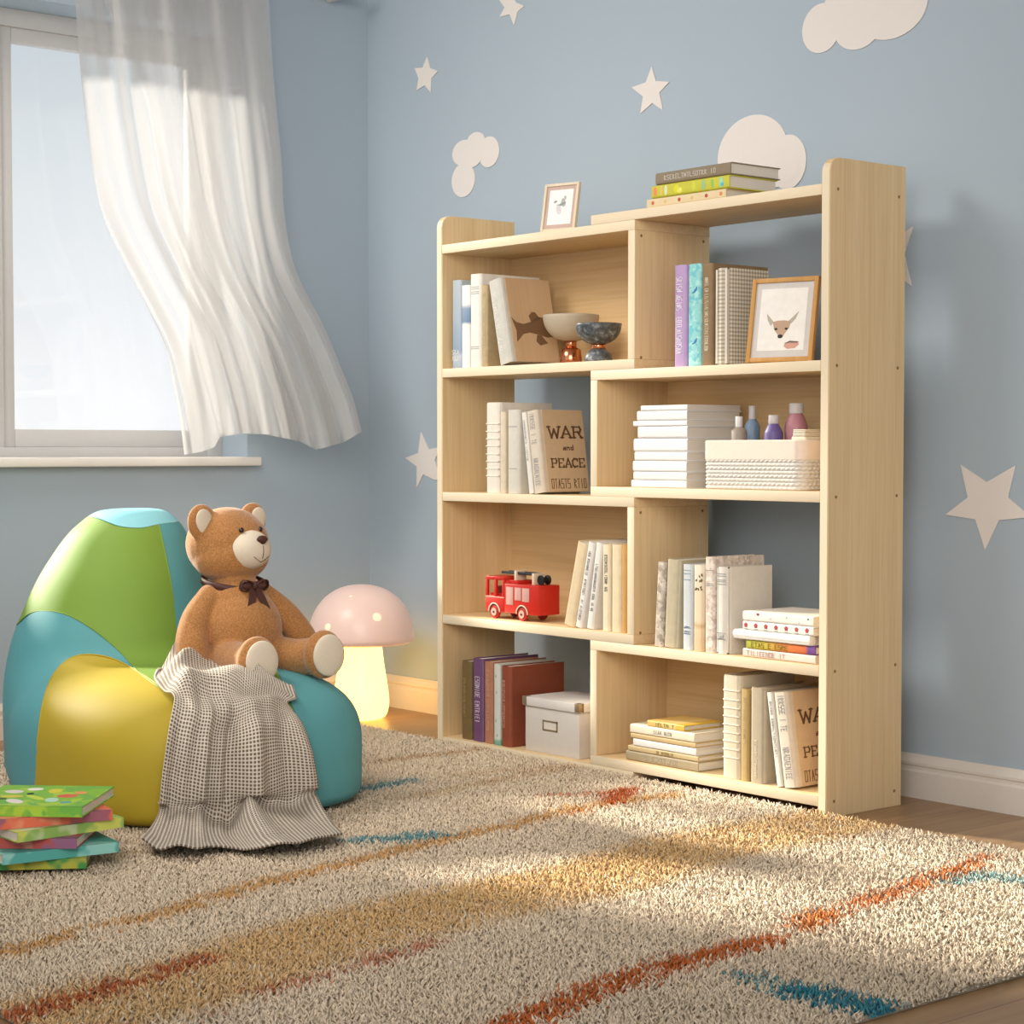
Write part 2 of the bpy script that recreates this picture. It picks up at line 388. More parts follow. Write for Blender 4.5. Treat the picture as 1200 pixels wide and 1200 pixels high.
def bean_sdf(p):
    p = np.asarray(p, float)
    e1 = sd_ell(p, (.3036, -.8846, .1025), (.3444, .308, .1857), 3.2)
    z = p[..., 2]; cx = np.interp(z, BK_Z, BK_X); cy = np.interp(z, BK_Z, BK_Y)
    rc = (np.hypot(p[..., 0]-cx, p[..., 1]-cy)-np.interp(z, BK_Z, BK_R))*.85
    rc = np.maximum(rc, .05-z); d = smin(e1, rc, .05)
    flr = (RUG_Z-.004)-p[..., 2]
    top = p[..., 2]-.5965
    h = np.clip(.5-.5*(d-flr)/.03, 0, 1); d = d*(1-h)+flr*h+.03*h*(1-h)
    h = np.clip(.5-.5*(d-top)/.02, 0, 1); d = d*(1-h)+top*h+.02*h*(1-h)
    return d
def hit_near(sdf, u, v, k0=3.3, k1=4.35):
    """first crossing, or the closest approach when the ray passes over"""
    r = ray(u, v); r = r/np.linalg.norm(r); t_ = np.arange(k0, k1, .0015); P = _C+r*t_[:, None]; d = sdf(P)
    i = int(np.argmax(d < 0)) if (d < 0).any() else int(np.argmin(d)); return P[i]
def hit(sdf, u, v, k0=2.0, k1=6.0, off=0.0):
    r = ray(u, v); r = r/np.linalg.norm(r); t_ = k0
    for _ in range(200):
        d = float(sdf(_C+r*t_))-off
        if d < 2e-4: return _C+r*t_
        t_ += max(d*.6, 2e-4)
        if t_ > k1: return None
    return _C+r*t_
def grad(sdf, p, e_=1e-3):
    g = np.stack([sdf(p+np.eye(3)[i]*e_)-sdf(p-np.eye(3)[i]*e_) for i in range(3)], -1)
    return g/np.maximum(np.linalg.norm(g, axis=-1, keepdims=True), 1e-9)
def inpoly(P, poly):
    x, y = P[..., 0], P[..., 1]; r = np.zeros(x.shape, bool); n = len(poly)
    for i in range(n):
        x0, y0 = poly[i]; x1, y1 = poly[(i+1) % n]
        c = ((y0 > y) != (y1 > y)) & (x < (x1-x0)*(y-y0)/((y1-y0) if y1 != y0 else 1e-9)+x0); r ^= c
    return r
SEAM_CAP = crp([(104, 604), (118, 608), (140, 616), (165, 618), (186, 614), (212, 611)])
SEAM_STRIP = crp([(186, 614), (195, 655), (203, 700), (207, 740), (209, 775), (207, 813)])
SEAM_GREEN = crp([(-6, 775), (8, 750), (20, 732), (35, 719), (55, 716), (80, 721), (110, 738), (140, 763), (163, 788), (185, 804), (207, 814)])
SEAM_YEL = crp([(43, 985), (41, 940), (43, 880), (49, 830), (60, 795), (78, 774), (100, 767), (130, 771), (160, 786), (185, 802), (207, 815)])
SEAM_YR = crp([(207, 815), (214, 850), (219, 900), (222, 985)])
SEAM_GT = crp([(325, 785), (338, 815), (352, 850), (361, 890), (365, 955), (366, 985)])
SEAM_TG = crp([(375, 793), (390, 797), (404, 802), (414, 813), (421, 828), (426, 848), (431, 880)])
def bean():
    root = empty('bean_bag', (BB[0], BB[1], RUG_Z))
    tag(root, 'pear-shaped bean bag in green, blue and yellow panels on the rug by the window', 'bean bag')
    nt, npz = 720, 420; c0 = np.array([.13, -.88, .22])
    th = np.linspace(0, 2*PI, nt, endpoint=False); ph = np.linspace(-PI/2, PI/2, npz)
    TH, PH = np.meshgrid(th, ph); D = np.stack([np.cos(PH)*np.cos(TH), np.cos(PH)*np.sin(TH), np.sin(PH)], -1)
    lo = np.full(TH.shape, .05); hi = np.full(TH.shape, .75)
    for _ in range(26):
        md = (lo+hi)/2; s_ = bean_sdf(c0+D*md[..., None]) < 0; lo = np.where(s_, md, lo); hi = np.where(s_, hi, md)
    P = c0+D*lo[..., None]
    # a little slack in the cloth
    n_ = (np.sin(P[..., 0]*23+P[..., 2]*17)*np.sin(P[..., 1]*19-P[..., 2]*11)+.5*np.sin(P[..., 0]*41-P[..., 1]*37+P[..., 2]*29))*.0018
    P = P+D*n_[..., None]*(P[..., 2:3] > .05)
    lab_uv = project(P)
    poly_cap = [(90, 560)]+[tuple(q) for q in SEAM_CAP]+[(240, 600), (240, 560)]
    poly_strip = [tuple(q) for q in SEAM_STRIP]+[(230, 830), (330, 800), (330, 560), (200, 560)]
    poly_green = [tuple(q) for q in SEAM_GREEN]+[tuple(q) for q in SEAM_STRIP[::-1]]+[(186, 560), (-100, 560), (-100, 800)]
    poly_yel = [tuple(q) for q in SEAM_YEL]+[tuple(q) for q in SEAM_YR]
    poly_tr = [tuple(q) for q in SEAM_GT[::-1]]+[tuple(q) for q in SEAM_TG]+[(460, 900), (460, 1000)]
    fc = (P[:-1]+P[1:])/2; fc = (fc+np.roll(fc, -1, 1))/2; F = project(fc)
    z = fc[..., 2]; L = np.full(F.shape[:2], 5)
    L[inpoly(F, [(-100, 700)]+[tuple(q) for q in SEAM_GREEN]+[tuple(q) for q in SEAM_YEL[::-1]]+[(-100, 1000)])] = 1
    L[inpoly(F, poly_tr)] = 3
    L[inpoly(F, [(207, 700), (325, 785), (375, 793), (400, 760), (240, 600)])] = 3
    L[inpoly(F, poly_yel)] = 2
    L[inpoly(F, poly_green)] = 0
    L[inpoly(F, poly_strip) & (z > .30)] = 4
    L[inpoly(F, poly_cap) & (z > .5)] = 6
    hx = .5
    def cloth(c):
        t = NT('faux_leather'); v = t.coord(); f = t.noise(v, 400, 2); f2 = t.noise(v, 6, 3); b = lin(c)
        t.col(t.mix(f2, tuple(x*.96 for x in b[:3])+(1,), tuple(min(1, x*1.03) for x in b[:3])+(1,)))
        t.p(Roughness=.62); t.b.inputs['Specular IOR Level'].default_value = .35; t.bump(f, .12, .0006); return t.m
    g, tl, ye, cp = cloth('759639'), cloth('5799A0'), cloth('B09A28'), cloth('8CCBD6')
    idx = np.arange(nt*npz).reshape(npz, nt)
    q = np.stack([idx[:-1], np.roll(idx[:-1], -1, 1), np.roll(idx[1:], -1, 1), idx[1:]], -1)
    sp = {0: ('panel', g, 'bright green back panel'), 1: ('panel', tl, 'blue side panel'), 2: ('panel', ye, 'yellow side panel'), 3: ('panel', tl, 'blue front panel'),
          4: ('panel', tl, 'narrow blue back panel'), 5: ('panel', g, 'green lower panel'), 6: ('top_cap', cp, 'light blue gathered top cap')}
    Pf = P.reshape(-1, 3); nrm = grad(bean_sdf, Pf)
    for k, (nm, m, lb) in sp.items():
        f = q[L == k]
        if len(f) == 0: continue
        used, inv = np.unique(f.ravel(), return_inverse=True)
        me = bpy.data.meshes.new(nm); me.from_pydata((Pf[used]-np.array(root.location)).tolist(), [], inv.reshape(-1, 4).tolist()); me.materials.append(m)
        me.polygons.foreach_set('use_smooth', [True]*len(me.polygons))
        me.normals_split_custom_set_from_vertices(nrm[used].tolist())
        o = bpy.data.objects.new(nm, me); COL.objects.link(o); o.parent = root; o['label'] = lb
    for sm, c in ((SEAM_CAP, cp), (SEAM_STRIP, g), (SEAM_GREEN, g), (SEAM_YEL, ye), (SEAM_YR, ye), (SEAM_GT, tl), (SEAM_TG, tl)):
        pts = [hit(bean_sdf, a, b) for a, b in sm]; run = [Vector(p)-root.location for p in pts if p is not None]
        if len(run) > 3:
            b = bmesh.new(); tube(b, run, .0016, 8); fin('seam', b, c, root, smooth=True)
    return root
bean()

# ---- rug
def seg_dist(P, poly):
    """distance to a polyline and the position (0..1) along it"""
    best = np.full(len(P), 9.); pos = np.zeros(len(P)); n = len(poly)-1
    for i in range(n):
        a, b = np.array(poly[i]), np.array(poly[i+1]); ba = b-a; h = np.clip(((P-a)@ba)/(ba@ba), 0, 1)
        d = np.linalg.norm(P-a-h[:, None]*ba, axis=1); m = d < best; best = np.where(m, d, best); pos = np.where(m, (i+h)/n, pos)
    return best, pos
def vnoise(P, s, seed):
    rng = np.random.default_rng(seed); G = rng.random((64, 64)); q = P*s; i = np.floor(q).astype(int); f = q-i; f = f*f*(3-2*f)
    g = lambda a, b: G[(i[:, 0]+a) % 64, (i[:, 1]+b) % 64]
    return (g(0, 0)*(1-f[:, 0])+g(1, 0)*f[:, 0])*(1-f[:, 1])+(g(0, 1)*(1-f[:, 0])+g(1, 1)*f[:, 0])*f[:, 1]
def rug():
    x0, x1, y0, y1 = -.50, 2.19, -1.83, -.003
    root = empty('rug', ((x0+x1)/2, (y0+y1)/2, 0))
    tag(root, 'beige shaggy rug with tan, orange and teal brushed streaks on the wooden floor', 'rug')
    boxo('rug_backing', (x0+.004-root.location.x, y0+.004-root.location.y, .0), (x1-.004-root.location.x, y1-.004-root.location.y, .007), M('A39682', .9), root, .002)
    rng = np.random.default_rng(7); sp = .0056
    gx, gy = np.arange(x0, x1, sp), np.arange(y0, y1, sp); X, Y = np.meshgrid(gx, gy)
    P = np.stack([X.ravel(), Y.ravel()], 1)+rng.normal(0, sp*.3, (X.size, 2))
    P = P[(P[:, 0] > x0) & (P[:, 0] < x1) & (P[:, 1] > y0) & (P[:, 1] < y1)]
    P = P[~((((P[:, 0]-.21)/.29)**2+((P[:, 1]+.826)/.29)**2) < 1)]
    P = P[~((P[:, 0] > .03) & (P[:, 0] < XW-.01) & (P[:, 1] > -.002))]
    P = P[~((P[:, 0] < .03) & (P[:, 0] > -.004) & (P[:, 1] > -.004))]
    P = P[~((P[:, 0] > BW-T-.004) & (P[:, 0] < BW+.004) & (P[:, 1] > -.004))]
    n = len(P); Q = P+rng.normal(0, .011, (n, 2)); big = vnoise(P, 6, 1); mid = vnoise(P, 16, 2)
    base = np.array(lin('E8D6BE')[:3]); C = np.tile(base, (n, 1))
    def paint(c, w): C[:] = C*(1-w[:, None])+np.array(lin(c)[:3])*w[:, None]
    def band(poly, hw, c, strength=.9, soft=.02, a=0, b=1, brk=0):
        d, s_ = seg_dist(Q, poly); w = np.clip((hw-d)/soft+.5, 0, 1)
        if brk: w = w*np.clip((mid-brk)*6+.5, 0, 1)
        paint(c, w*strength*(rng.random(n) < .9))
    band([(1.56, -1.87), (1.52, -1.60), (1.43, -1.3), (1.40, -1.05), (1.40, -.76), (1.33, -.45), (1.32, -.20), (1.33, .02)], .115, 'D6AC6E', .75, .05)
    band([(1.42, -1.4), (1.36, -.9), (1.34, -.5)], .05, 'D6AC6C', .35, .08)
    band([(1.24, -1.83), (1.18, -1.557), (1.148, -1.397), (1.08, -1.2), (1.04, -1.0), (.985, -.742), (.955, -.55), (.90, -.32), (.93, -.1)], .024, 'CF9A54', .85, .02, brk=.18)
    band([(.76, -1.83), (.74, -1.5), (.72, -1.2), (.60, -.5), (.55, -.2), (.52, 0)], .022, 'BF935A', .45, .03, brk=.35)
    band([(.16, -.6), (.184, -.34), (.2, -.08), (.2, .02)], .018, 'B98B4C', .7, .02, brk=.25)
    band([(.45, -.3), (.50, -.05)], .018, 'C49A60', .4, .03)
    band([(1.95, -1.60), (1.942, -1.37), (1.885, -1.17), (1.86, -.98), (1.855, -.815)], .030, 'C4672C', .95, .015, brk=.12)
    band([(1.835, -.72), (1.805, -.62)], .030, 'CF7A35', .9, .015)
    band([(1.80, -.55), (1.765, -.35), (1.735, -.17), (1.715, -.10)], .026, 'CC7434', .9, .015, brk=.15)
    band([(1.51, -1.83), (1.485, -1.716), (1.454, -1.624), (1.42, -1.50)], .026, 'B0522C', .85, .02, brk=.2)
    band([(1.675, -1.80), (1.633, -1.60), (1.60, -1.45), (1.56, -1.2)], .016, 'B85C2E', .8, .02, brk=.42)
    band([(1.95, -.98), (2.04, -.985), (2.08, -.978)], .012, '3C8C98', .9, .012, brk=.15); band([(2.07, -.978), (2.16, -.965), (2.19, -.96)], .040, '2F8496', .95, .012)
    band([(1.79, -.30), (1.80, -.22), (1.90, -.20)], .028, '5BA3A8', .7, .02)
    band([(.82, -.13), (.84, -.17), (.90, -.24)], .030, 'C0602E', .95, .02); band([(.76, -.31), (.80, -.23), (.83, -.14)], .012, 'C0602E', .8, .012, brk=.2); band([(.90, -.27), (.95, -.38)], .014, 'C4753A', .7, .015, brk=.3)
    band([(.89, -.86), (.93, -.78), (.94, -.70)], .030, '3E8E9C', .85, .02, brk=.2); band([(.43, -.62), (.455, -.54), (.44, -.42)], .026, '3E8E9C', .85, .02, brk=.2)
    C *= (rng.normal(1, .09, n)*(1+.10*(big-.5)))[:, None]; C = np.clip(C, 0, 1)
    # blades
    h = rng.uniform(.0125, .0195, n); az = rng.uniform(0, 2*PI, n); lean = rng.uniform(.002, .011, n); w = rng.uniform(.0023, .0031, n)
    aT = rng.uniform(0, 2*PI, n); V = np.zeros((n, 7, 3)); dx, dy = np.cos(az), np.sin(az)
    for k in range(3):
        a = aT+k*2*PI/3
        V[:, k, 0] = P[:, 0]+np.cos(a)*w; V[:, k, 1] = P[:, 1]+np.sin(a)*w; V[:, k, 2] = .005
        a = a+.9
        V[:, 3+k, 0] = P[:, 0]+dx*lean*.45+np.cos(a)*w*.95; V[:, 3+k, 1] = P[:, 1]+dy*lean*.45+np.sin(a)*w*.95; V[:, 3+k, 2] = h*.66
    V[:, 6, 0] = P[:, 0]+dx*lean*1.2; V[:, 6, 1] = P[:, 1]+dy*lean*1.2; V[:, 6, 2] = h
    V -= np.array([root.location.x, root.location.y, 0])
    tri = []
    for k in range(3):
        j = (k+1) % 3; tri += [(k, j, 3+j), (k, 3+j, 3+k), (3+k, 3+j, 6)]
    tri = np.array(tri); Fc = (tri[None]+(np.arange(n)*7)[:, None, None]).reshape(-1)
    me = bpy.data.meshes.new('rug_pile'); me.vertices.add(n*7); me.vertices.foreach_set('co', V.ravel())
    nf = n*9; me.loops.add(nf*3); me.loops.foreach_set('vertex_index', Fc.astype(np.int32)); me.polygons.add(nf)
    me.polygons.foreach_set('loop_start', np.arange(0, nf*3, 3, dtype=np.int32)); me.polygons.foreach_set('loop_total', np.full(nf, 3, dtype=np.int32))
    me.polygons.foreach_set('use_smooth', np.ones(nf, bool)); me.update(calc_edges=True)
    ca = me.color_attributes.new('yarn', 'FLOAT_COLOR', 'POINT'); cc = np.ones((n, 7, 4), np.float32); cc[:, :, :3] = C[:, None]
    ca.data.foreach_set('color', cc.ravel())
    t = NT('rug_yarn'); at_ = t.n('ShaderNodeVertexColor'); at_.layer_name = 'yarn'
    f = t.noise(t.coord(), 300, 2); t.col(t.mix(.25, at_.outputs[0], t.ramp(f, [(.3, 'C8C8C8'), (.7, 'FFFFFF')]), 'MULTIPLY'))
    t.p(Roughness=.9); t.b.inputs['Specular IOR Level'].default_value = .1; me.materials.append(t.m)
    o = bpy.data.objects.new('rug_pile', me); COL.objects.link(o); o.parent = root; o['kind'] = 'stuff'
    return root
rug()
#PART2

# ---- wall stickers (thin cut-outs stuck on the wall)
MST = M('E4DEDA', .7, .2, .01)
def star(px, label):
    P = [aty(u, v, WY-.0005) for u, v in px]; c = sum(P, Vector())/len(P)
    bm = bmesh.new(); prism(bm, [p-c for p in P], (0, -1, 0), .0025); bmesh.ops.triangulate(bm, faces=[f for f in bm.faces if len(f.verts) > 4])
    o = fin('star_sticker', bm, MST); o.location = c; return tag(o, label, 'wall sticker', 'white stickers on the blue back wall')
star([(420+x/3, y/3) for x, y in ((1033, 235), (1048, 285), (1095, 288), (1060, 325), (1072, 388), (1035, 362), (993, 400), (1003, 340), (963, 308), (1012, 290))], 'white star sticker on the wall above the middle of the bookcase')
star([(420+x/3, y/3) for x, y in ((243, 200), (255, 240), (282, 250), (258, 275), (256, 325), (235, 300), (207, 318), (213, 275), (200, 240), (228, 238))], 'small white star sticker high on the wall nearest the room corner')
star([(599, -12), (605, 3), (615, 7), (607, 14), (603, 30), (598, 17), (586, 20), (592, 9), (585, -1), (596, 0)], 'white star sticker cut by the top edge of the picture')
star([(460+x/12, 490+y/12) for x, y in ((405, 200), (515, 440), (690, 400), (600, 590), (690, 860), (600, 870), (440, 790), (345, 985), (350, 680), (185, 560), (370, 490))], 'white star sticker half hidden behind the left side of the bookcase')
star([(1000+x/2.61, 240+y/2.61) for x, y in ((330, 795), (410, 848), (498, 797), (475, 895), (545, 955), (447, 965), (405, 1055), (375, 962), (283, 948), (352, 895))], 'large white star sticker on the wall right of the bookcase')
star([(1032, 262), (1047, 282), (1071, 265), (1060, 298), (1069, 335), (1046, 318), (1022, 338), (1030, 305), (1012, 285), (1030, 284)], 'white star sticker peeking out from behind the right side of the bookcase')
def cloud(ells, label):
    cs = [aty(u, v, WY-.0005) for u, v, a, b in ells]; c = sum(cs, Vector())/len(cs); bm = bmesh.new()
    for i, ((u, v, a, b), p) in enumerate(zip(ells, cs)):
        rx = abs(aty(u+a, v, WY).x-aty(u-a, v, WY).x)/2; rz = abs(aty(u, v-b, WY).z-aty(u, v+b, WY).z)/2
        prism(bm, [p-c+Vector((math.cos(k*PI/28)*rx, 0, math.sin(k*PI/28)*rz)) for k in range(56)], (0, -1, 0), .002+.00015*i)
    o = fin('cloud_sticker', bm, MST); o.location = c; return tag(o, label, 'wall sticker', 'white stickers on the blue back wall')
cloud([(544, 179, 13.5, 15), (558, 166, 10.5, 11), (573.5, 178, 12, 18), (543.5, 211, 13.5, 20), (552, 185, 13, 12)], 'small white cloud sticker with a drooping lobe, above the left of the bookcase')
cloud([(882, 181, 41, 46), (924, 190, 21, 32), (904, 197, 34, 24)], 'round white cloud sticker behind the books on top of the bookcase')
cloud([(963, 33, 22.5, 29), (1006, 27, 29, 31), (1045, 7, 42, 39), (1000, 5, 35, 30)], 'large white cloud sticker at the top right of the wall')

# ---- curtain
def cm():
    t = NT('sheer_voile'); t.t.nodes.clear(); out = t.n('ShaderNodeOutputMaterial')
    a = t.n('ShaderNodeBsdfDiffuse'); b = t.n('ShaderNodeBsdfTranslucent'); c = t.n('ShaderNodeBsdfTransparent')
    a.inputs[0].default_value = lin('E9E7E5'); b.inputs[0].default_value = lin('C4C4C5'); c.inputs[0].default_value = (.97, .97, .97, 1)
    m1 = t.n('ShaderNodeMixShader'); m2 = t.n('ShaderNodeMixShader'); m1.inputs[0].default_value = .42
    lw = t.n('ShaderNodeLayerWeight'); lw.inputs[0].default_value = .5
    f = t.noise(t.coord((300, 300, 300)), 1, 1)
    mm = t.n('ShaderNodeMapRange'); mm.inputs[1].default_value = 0; mm.inputs[2].default_value = .7; mm.inputs[3].default_value = .34; mm.inputs[4].default_value = .85
    t.l(lw.outputs['Facing'], mm.inputs[0]); t.l(mm.outputs[0], m2.inputs[0])
    t.l(a.outputs[0], m1.inputs[1]); t.l(b.outputs[0], m1.inputs[2]); t.l(c.outputs[0], m2.inputs[1]); t.l(m1.outputs[0], m2.inputs[2]); t.l(m2.outputs[0], out.inputs[0])
    return t.m
MCURT = cm()
def interp(rows, t_):
    ts = [r[0] for r in rows]
    return [float(np.interp(t_, ts, [r[k] for r in rows])) for k in range(1, len(rows[0]))]
def smooth_rows(rows):
    out = crp([list(r) for r in rows], 10); return [tuple(r) for r in out]
def curtain(name, rows, bottom, folds, label, x_top, x_bot, amp, seed, ns=150, nt=120, parent=None):
    """rows: (v, left u, right u); the hem follows `bottom`"""
    R = smooth_rows(rows); rnd = random.Random(seed); P = np.zeros((nt, ns, 3)); v0, v1 = rows[0][0], rows[-1][0]
    bs = [b[0] for b in bottom]; bv = [b[1] for b in bottom]
    for i in range(nt):
        q = i/(nt-1)
        for j in range(ns):
            s_ = j/(ns-1); vb = float(np.interp(s_, bs, bv)); v = v0+(vb-v0)*q
            l, r = interp(R, v0+(v1-v0)*q); ph = 0
            off = x_top+(x_bot-x_top)*(q**2.2)*(.35+.65*s_)
            f = 0
            for (fr, p0, a) in folds: f += a*math.sin(2*PI*(fr*(s_+.035*math.sin(3*q+p0)))+p0)
            off += amp*(.45+.75*q)*f; off = max(off, .012)
            u = l+(r-l)*s_
            P[i, j] = at(u, v, 0, WX+off)
    return P
hem_main = [(0, 533), (.10, 529), (.17, 524), (.2, 512), (.33, 508), (.45, 509), (.58, 514), (.66, 518), (.74, 527), (.80, 524), (.90, 518), (1, 506)]
P1 = curtain('a', [(-45, 86, 312), (0, 88, 315), (100, 96, 321), (200, 109, 330), (260, 124, 333), (330, 158, 346), (400, 192, 379), (450, 204, 399), (490, 211, 414), (530, 216, 424)],
             hem_main, [(4.2, .3, .8), (7.5, 1.9, .45), (2.1, 2.4, .5)], '', .080, .27, .031, 1)
cu = grid_mesh('curtain', P1, MCURT); tag(cu, 'sheer white curtain blowing away from the window over the sill', 'curtain')
P2 = curtain('b', [(-45, 100, 300), (100, 165, 318), (200, 185, 326), (300, 205, 338), (400, 222, 362), (480, 240, 392), (520, 250, 400)],
             [(0, 508), (.3, 508), (.6, 510), (1, 512)], [(3.1, .9, .9), (6, .3, .4)], '', .055, .17, .016, 2)
grid_mesh('inner_layer', P2, MCURT, cu)
bm = bmesh.new(); zr = float(P1[0, :, 2].mean()); tube(bm, [(WX+.075, -2.0, zr), (WX+.075, .25, zr)], .010, 16)
rod = fin('curtain_rod', bm, M('D8D4CE', .4), smooth=True)
for y in (-1.9, .2):
    b = bmesh.new(); box(b, (WX, y-.008, zr-.012), (WX+.088, y+.008, zr+.012), .002); o = fin('rod_bracket', b, M('D8D4CE', .4), rod, auto=35)
tag(rod, 'pale curtain rod carrying the sheer curtain above the window', 'curtain rod')

# ---- mushroom lamp
def emis(name, c, strength, rough=.4, base='FFF2D8'):
    t = NT(name); t.col(lin(base)); t.p(Roughness=rough); t.b.inputs['Emission Color'].default_value = lin(c); t.b.inputs['Emission Strength'].default_value = strength
    return t.m
lp = atz(429, 846, 0); lp = Vector((lp.x-.045-.012, lp.y+.05-.025, 0)); lamp = empty('mushroom_lamp', lp)
tag(lamp, 'glowing mushroom night lamp with a spotted pink cap on the floor in the corner', 'lamp')
bm = bmesh.new()
st = crp([(.0, .0), (.045, .0), (.066, .010), (.0735, .035), (.074, .06), (.069, .10), (.061, .15), (.0555, .20), (.0545, .222)], 6)
lathe(bm, [(max(0, r), max(0, z)) for r, z in st], 48); fin('stem', bm, emis('lamp_stem', 'FFC862', 4.6, .4, '9A8A68'), lamp, smooth=True)
bm = bmesh.new(); CR, CH, CZ0 = .1415, .156, .207
pr = [(.052, CZ0+.018), (.10, CZ0+.008), (.130, CZ0-.001), (CR, CZ0+.006), (CR+.0008, CZ0+.016)]
pr += [(CR*math.cos(a)**.9, CZ0+.016+(CH-.016)*math.sin(a)) for a in [i*PI/2/22 for i in range(1, 23)]]
pr[-1] = (0, CZ0+CH); lathe(bm, pr, 64, cap=False)
t = NT('lamp_cap'); t.col(lin('E6CCC4')); t.p(Roughness=.35); t.b.inputs['Emission Color'].default_value = lin('FFC8B0'); t.b.inputs['Emission Strength'].default_value = .16
fin('cap', bm, t.m, lamp, smooth=True)
def cap_sdf(p):
    q = p-np.array(lp); r = math.hypot(q[0], q[1])/CR; z = (q[2]-CZ0-.016)/(CH-.016)
    return (math.sqrt(r*r+z*z)-1)*.1 if z > -.2 else .05
MSPOT = emis('lamp_spot', 'FFE8C0', .35)
for (u, v, a) in ((410.5, 701, .0105), (442, 723.5, .0125), (466.5, 701.5, .0105), (425, 684.2, .012), (394, 690, .010), (384, 735, .010)):
    h_ = hit(cap_sdf, u, v)
    if h_ is None or cap_sdf(h_) > .004: continue
    q = Vector(h_)-lp; nn = Vector((q.x/CR**2, q.y/CR**2, (q.z-CZ0-.016)/CH**2)).normalized()
    b = bmesh.new(); ell(b, q, (a, a, .0022), nn.to_track_quat('Z', 'Y').to_matrix(), 20, 10); fin('cap_spot', b, MSPOT, lamp, smooth=True)

# ---- teddy bear
def bear():
    o0 = Vector((.373, -.784, .247)); root = empty('teddy_bear', o0)
    tag(root, 'brown teddy bear with a dark bow sitting on the bean bag', 'toy')
    t = NT('bear_knit'); v = t.coord((330, 330, 330)); f = t.noise(v, 1, 2); f2 = t.noise(t.coord(), 30, 3)
    t.col(t.mix(.6, t.ramp(f, [(.36, '7E5230'), (.64, 'C4905C')]), t.ramp(f2, [(.3, 'A06E3E'), (.7, 'AE7A48')]))); t.p(Roughness=.85)
    t.b.inputs['Specular IOR Level'].default_value = .15; t.b.inputs['Sheen Weight'].default_value = .3; t.bump(f, .5, .0012); FUR = t.m
    CR_ = M('D8CBB8', .85, .1, .05, 300, 0, .3); BR = M('4A2A22', .6, .3); INK = M('5A3A2C', .6)
    bm = bmesh.new()
    ell(bm, (-.008, 0, .108), (.078, .086, .088)); ell(bm, (-.022, 0, .165), (.058, .066, .058)); ell(bm, (-.045, 0, .205), (.042, .045, .04))
    hc = Vector((-.062, 0, .283)); RH = Matrix.Rotation(math.radians(12), 3, 'Z')
    hr = lambda v_: hc+RH@(Vector(v_)-hc)
    ell(bm, hc, (.080, .0885, .0765)); ell(bm, hc+Vector((.012, 0, -.022)), (.074, .083, .060))
    for s_ in (-1, 1):
        ey = hr(hc+Vector((.0, s_*.071, .047))); ell(bm, ey, (.016, .037, .038), RH@Matrix.Rotation(-s_*.35, 3, 'X'))
    def limb(pts, rr):
        tube(bm, crp(pts, 6), .03, 16, rf=lambda k: np.interp(k, np.linspace(0, 1, len(rr)), rr)); ell(bm, pts[0], (rr[0],)*3); ell(bm, pts[-1], (rr[-1],)*3)
    limb([(-.03, -.062, .178), (-.022, -.098, .135), (-.008, -.118, .085), (.012, -.122, .045)], [.026, .031, .034, .030])
    limb([(-.03, .062, .178), (-.005, .102, .135), (.022, .128, .085), (.04, .13, .05)], [.026, .030, .031, .028])
    limb([(.0, -.045, .056), (.08, -.058, .054), (.140, -.062, .060)], [.044, .038, .038])
    limb([(.0, .045, .056), (.08, .075, .054), (.140, .094, .062)], [.044, .038, .038])
    for y, z in ((-.062, .061), (.096, .064)): ell(bm, (.148, y, z), (.026, .045, .050))
    body = fin('body', bm, FUR, root)
    m = body.modifiers.new('r', 'REMESH'); m.mode = 'VOXEL'; m.voxel_size = .0032; m.use_smooth_shade = True
    m = body.modifiers.new('s', 'SMOOTH'); m.iterations = 9; m.factor = .5
    evaluated(body); body.data.materials.clear(); body.data.materials.append(FUR); body.data.polygons.foreach_set('use_smooth', [True]*len(body.data.polygons))
    for y, z in ((-.062, .061), (.096, .064)):
        b = bmesh.new(); ell(b, (.1675, y, z), (.0105, .0375, .0425)); fin('foot_pad', b, CR_, root, smooth=True, label='cream felt foot sole')
    for s_ in (-1, 1):
        b = bmesh.new(); ell(b, hr(hc+Vector((.0125, s_*.075, .049))), (.006, .022, .026), RH@Matrix.Rotation(-s_*.35, 3, 'X')); fin('inner_ear', b, CR_, root, smooth=True, label='cream inner ear')
    turn = lambda b_: bmesh.ops.rotate(b_, verts=b_.verts[:], cent=hc, matrix=RH)
    mz = hc+Vector((.062, 0, -.010)); b = bmesh.new(); ell(b, mz, (.044, .049, .0415), None, 40, 28); turn(b); fin('muzzle', b, CR_, root, smooth=True, label='cream muzzle')
    ns = mz+Vector((.0405, .000, .021)); b = bmesh.new(); ell(b, ns, (.0085, .0135, .0095))
    for v_ in b.verts:
        d = v_.co-ns
        if d.z < 0: v_.co.y = ns.y+d.y*(1+d.z/.014)
    turn(b); fin('nose', b, BR, root, smooth=True, label='dark brown nose')
    def onm(y, z, off=.0006):
        k = 1-(y/.049)**2-(z/.0415)**2; return mz+Vector((.044*math.sqrt(max(k, 0))+off, y, z))
    b = bmesh.new(); tube(b, [onm(0, .010-i*.003) for i in range(10)], .0007, 6); tube(b, [onm(-.021+i*.0021, -.0185-.0055*math.sin(PI/2*i/10)**1.0+.006*(1-i/10)) for i in range(11)], .0007, 6)
    tube(b, [onm(.021-i*.0021, -.0185-.0055*math.sin(PI/2*i/10)+.006*(1-i/10)) for i in range(11)], .0007, 6); turn(b); fin('mouth_stitch', b, INK, root)
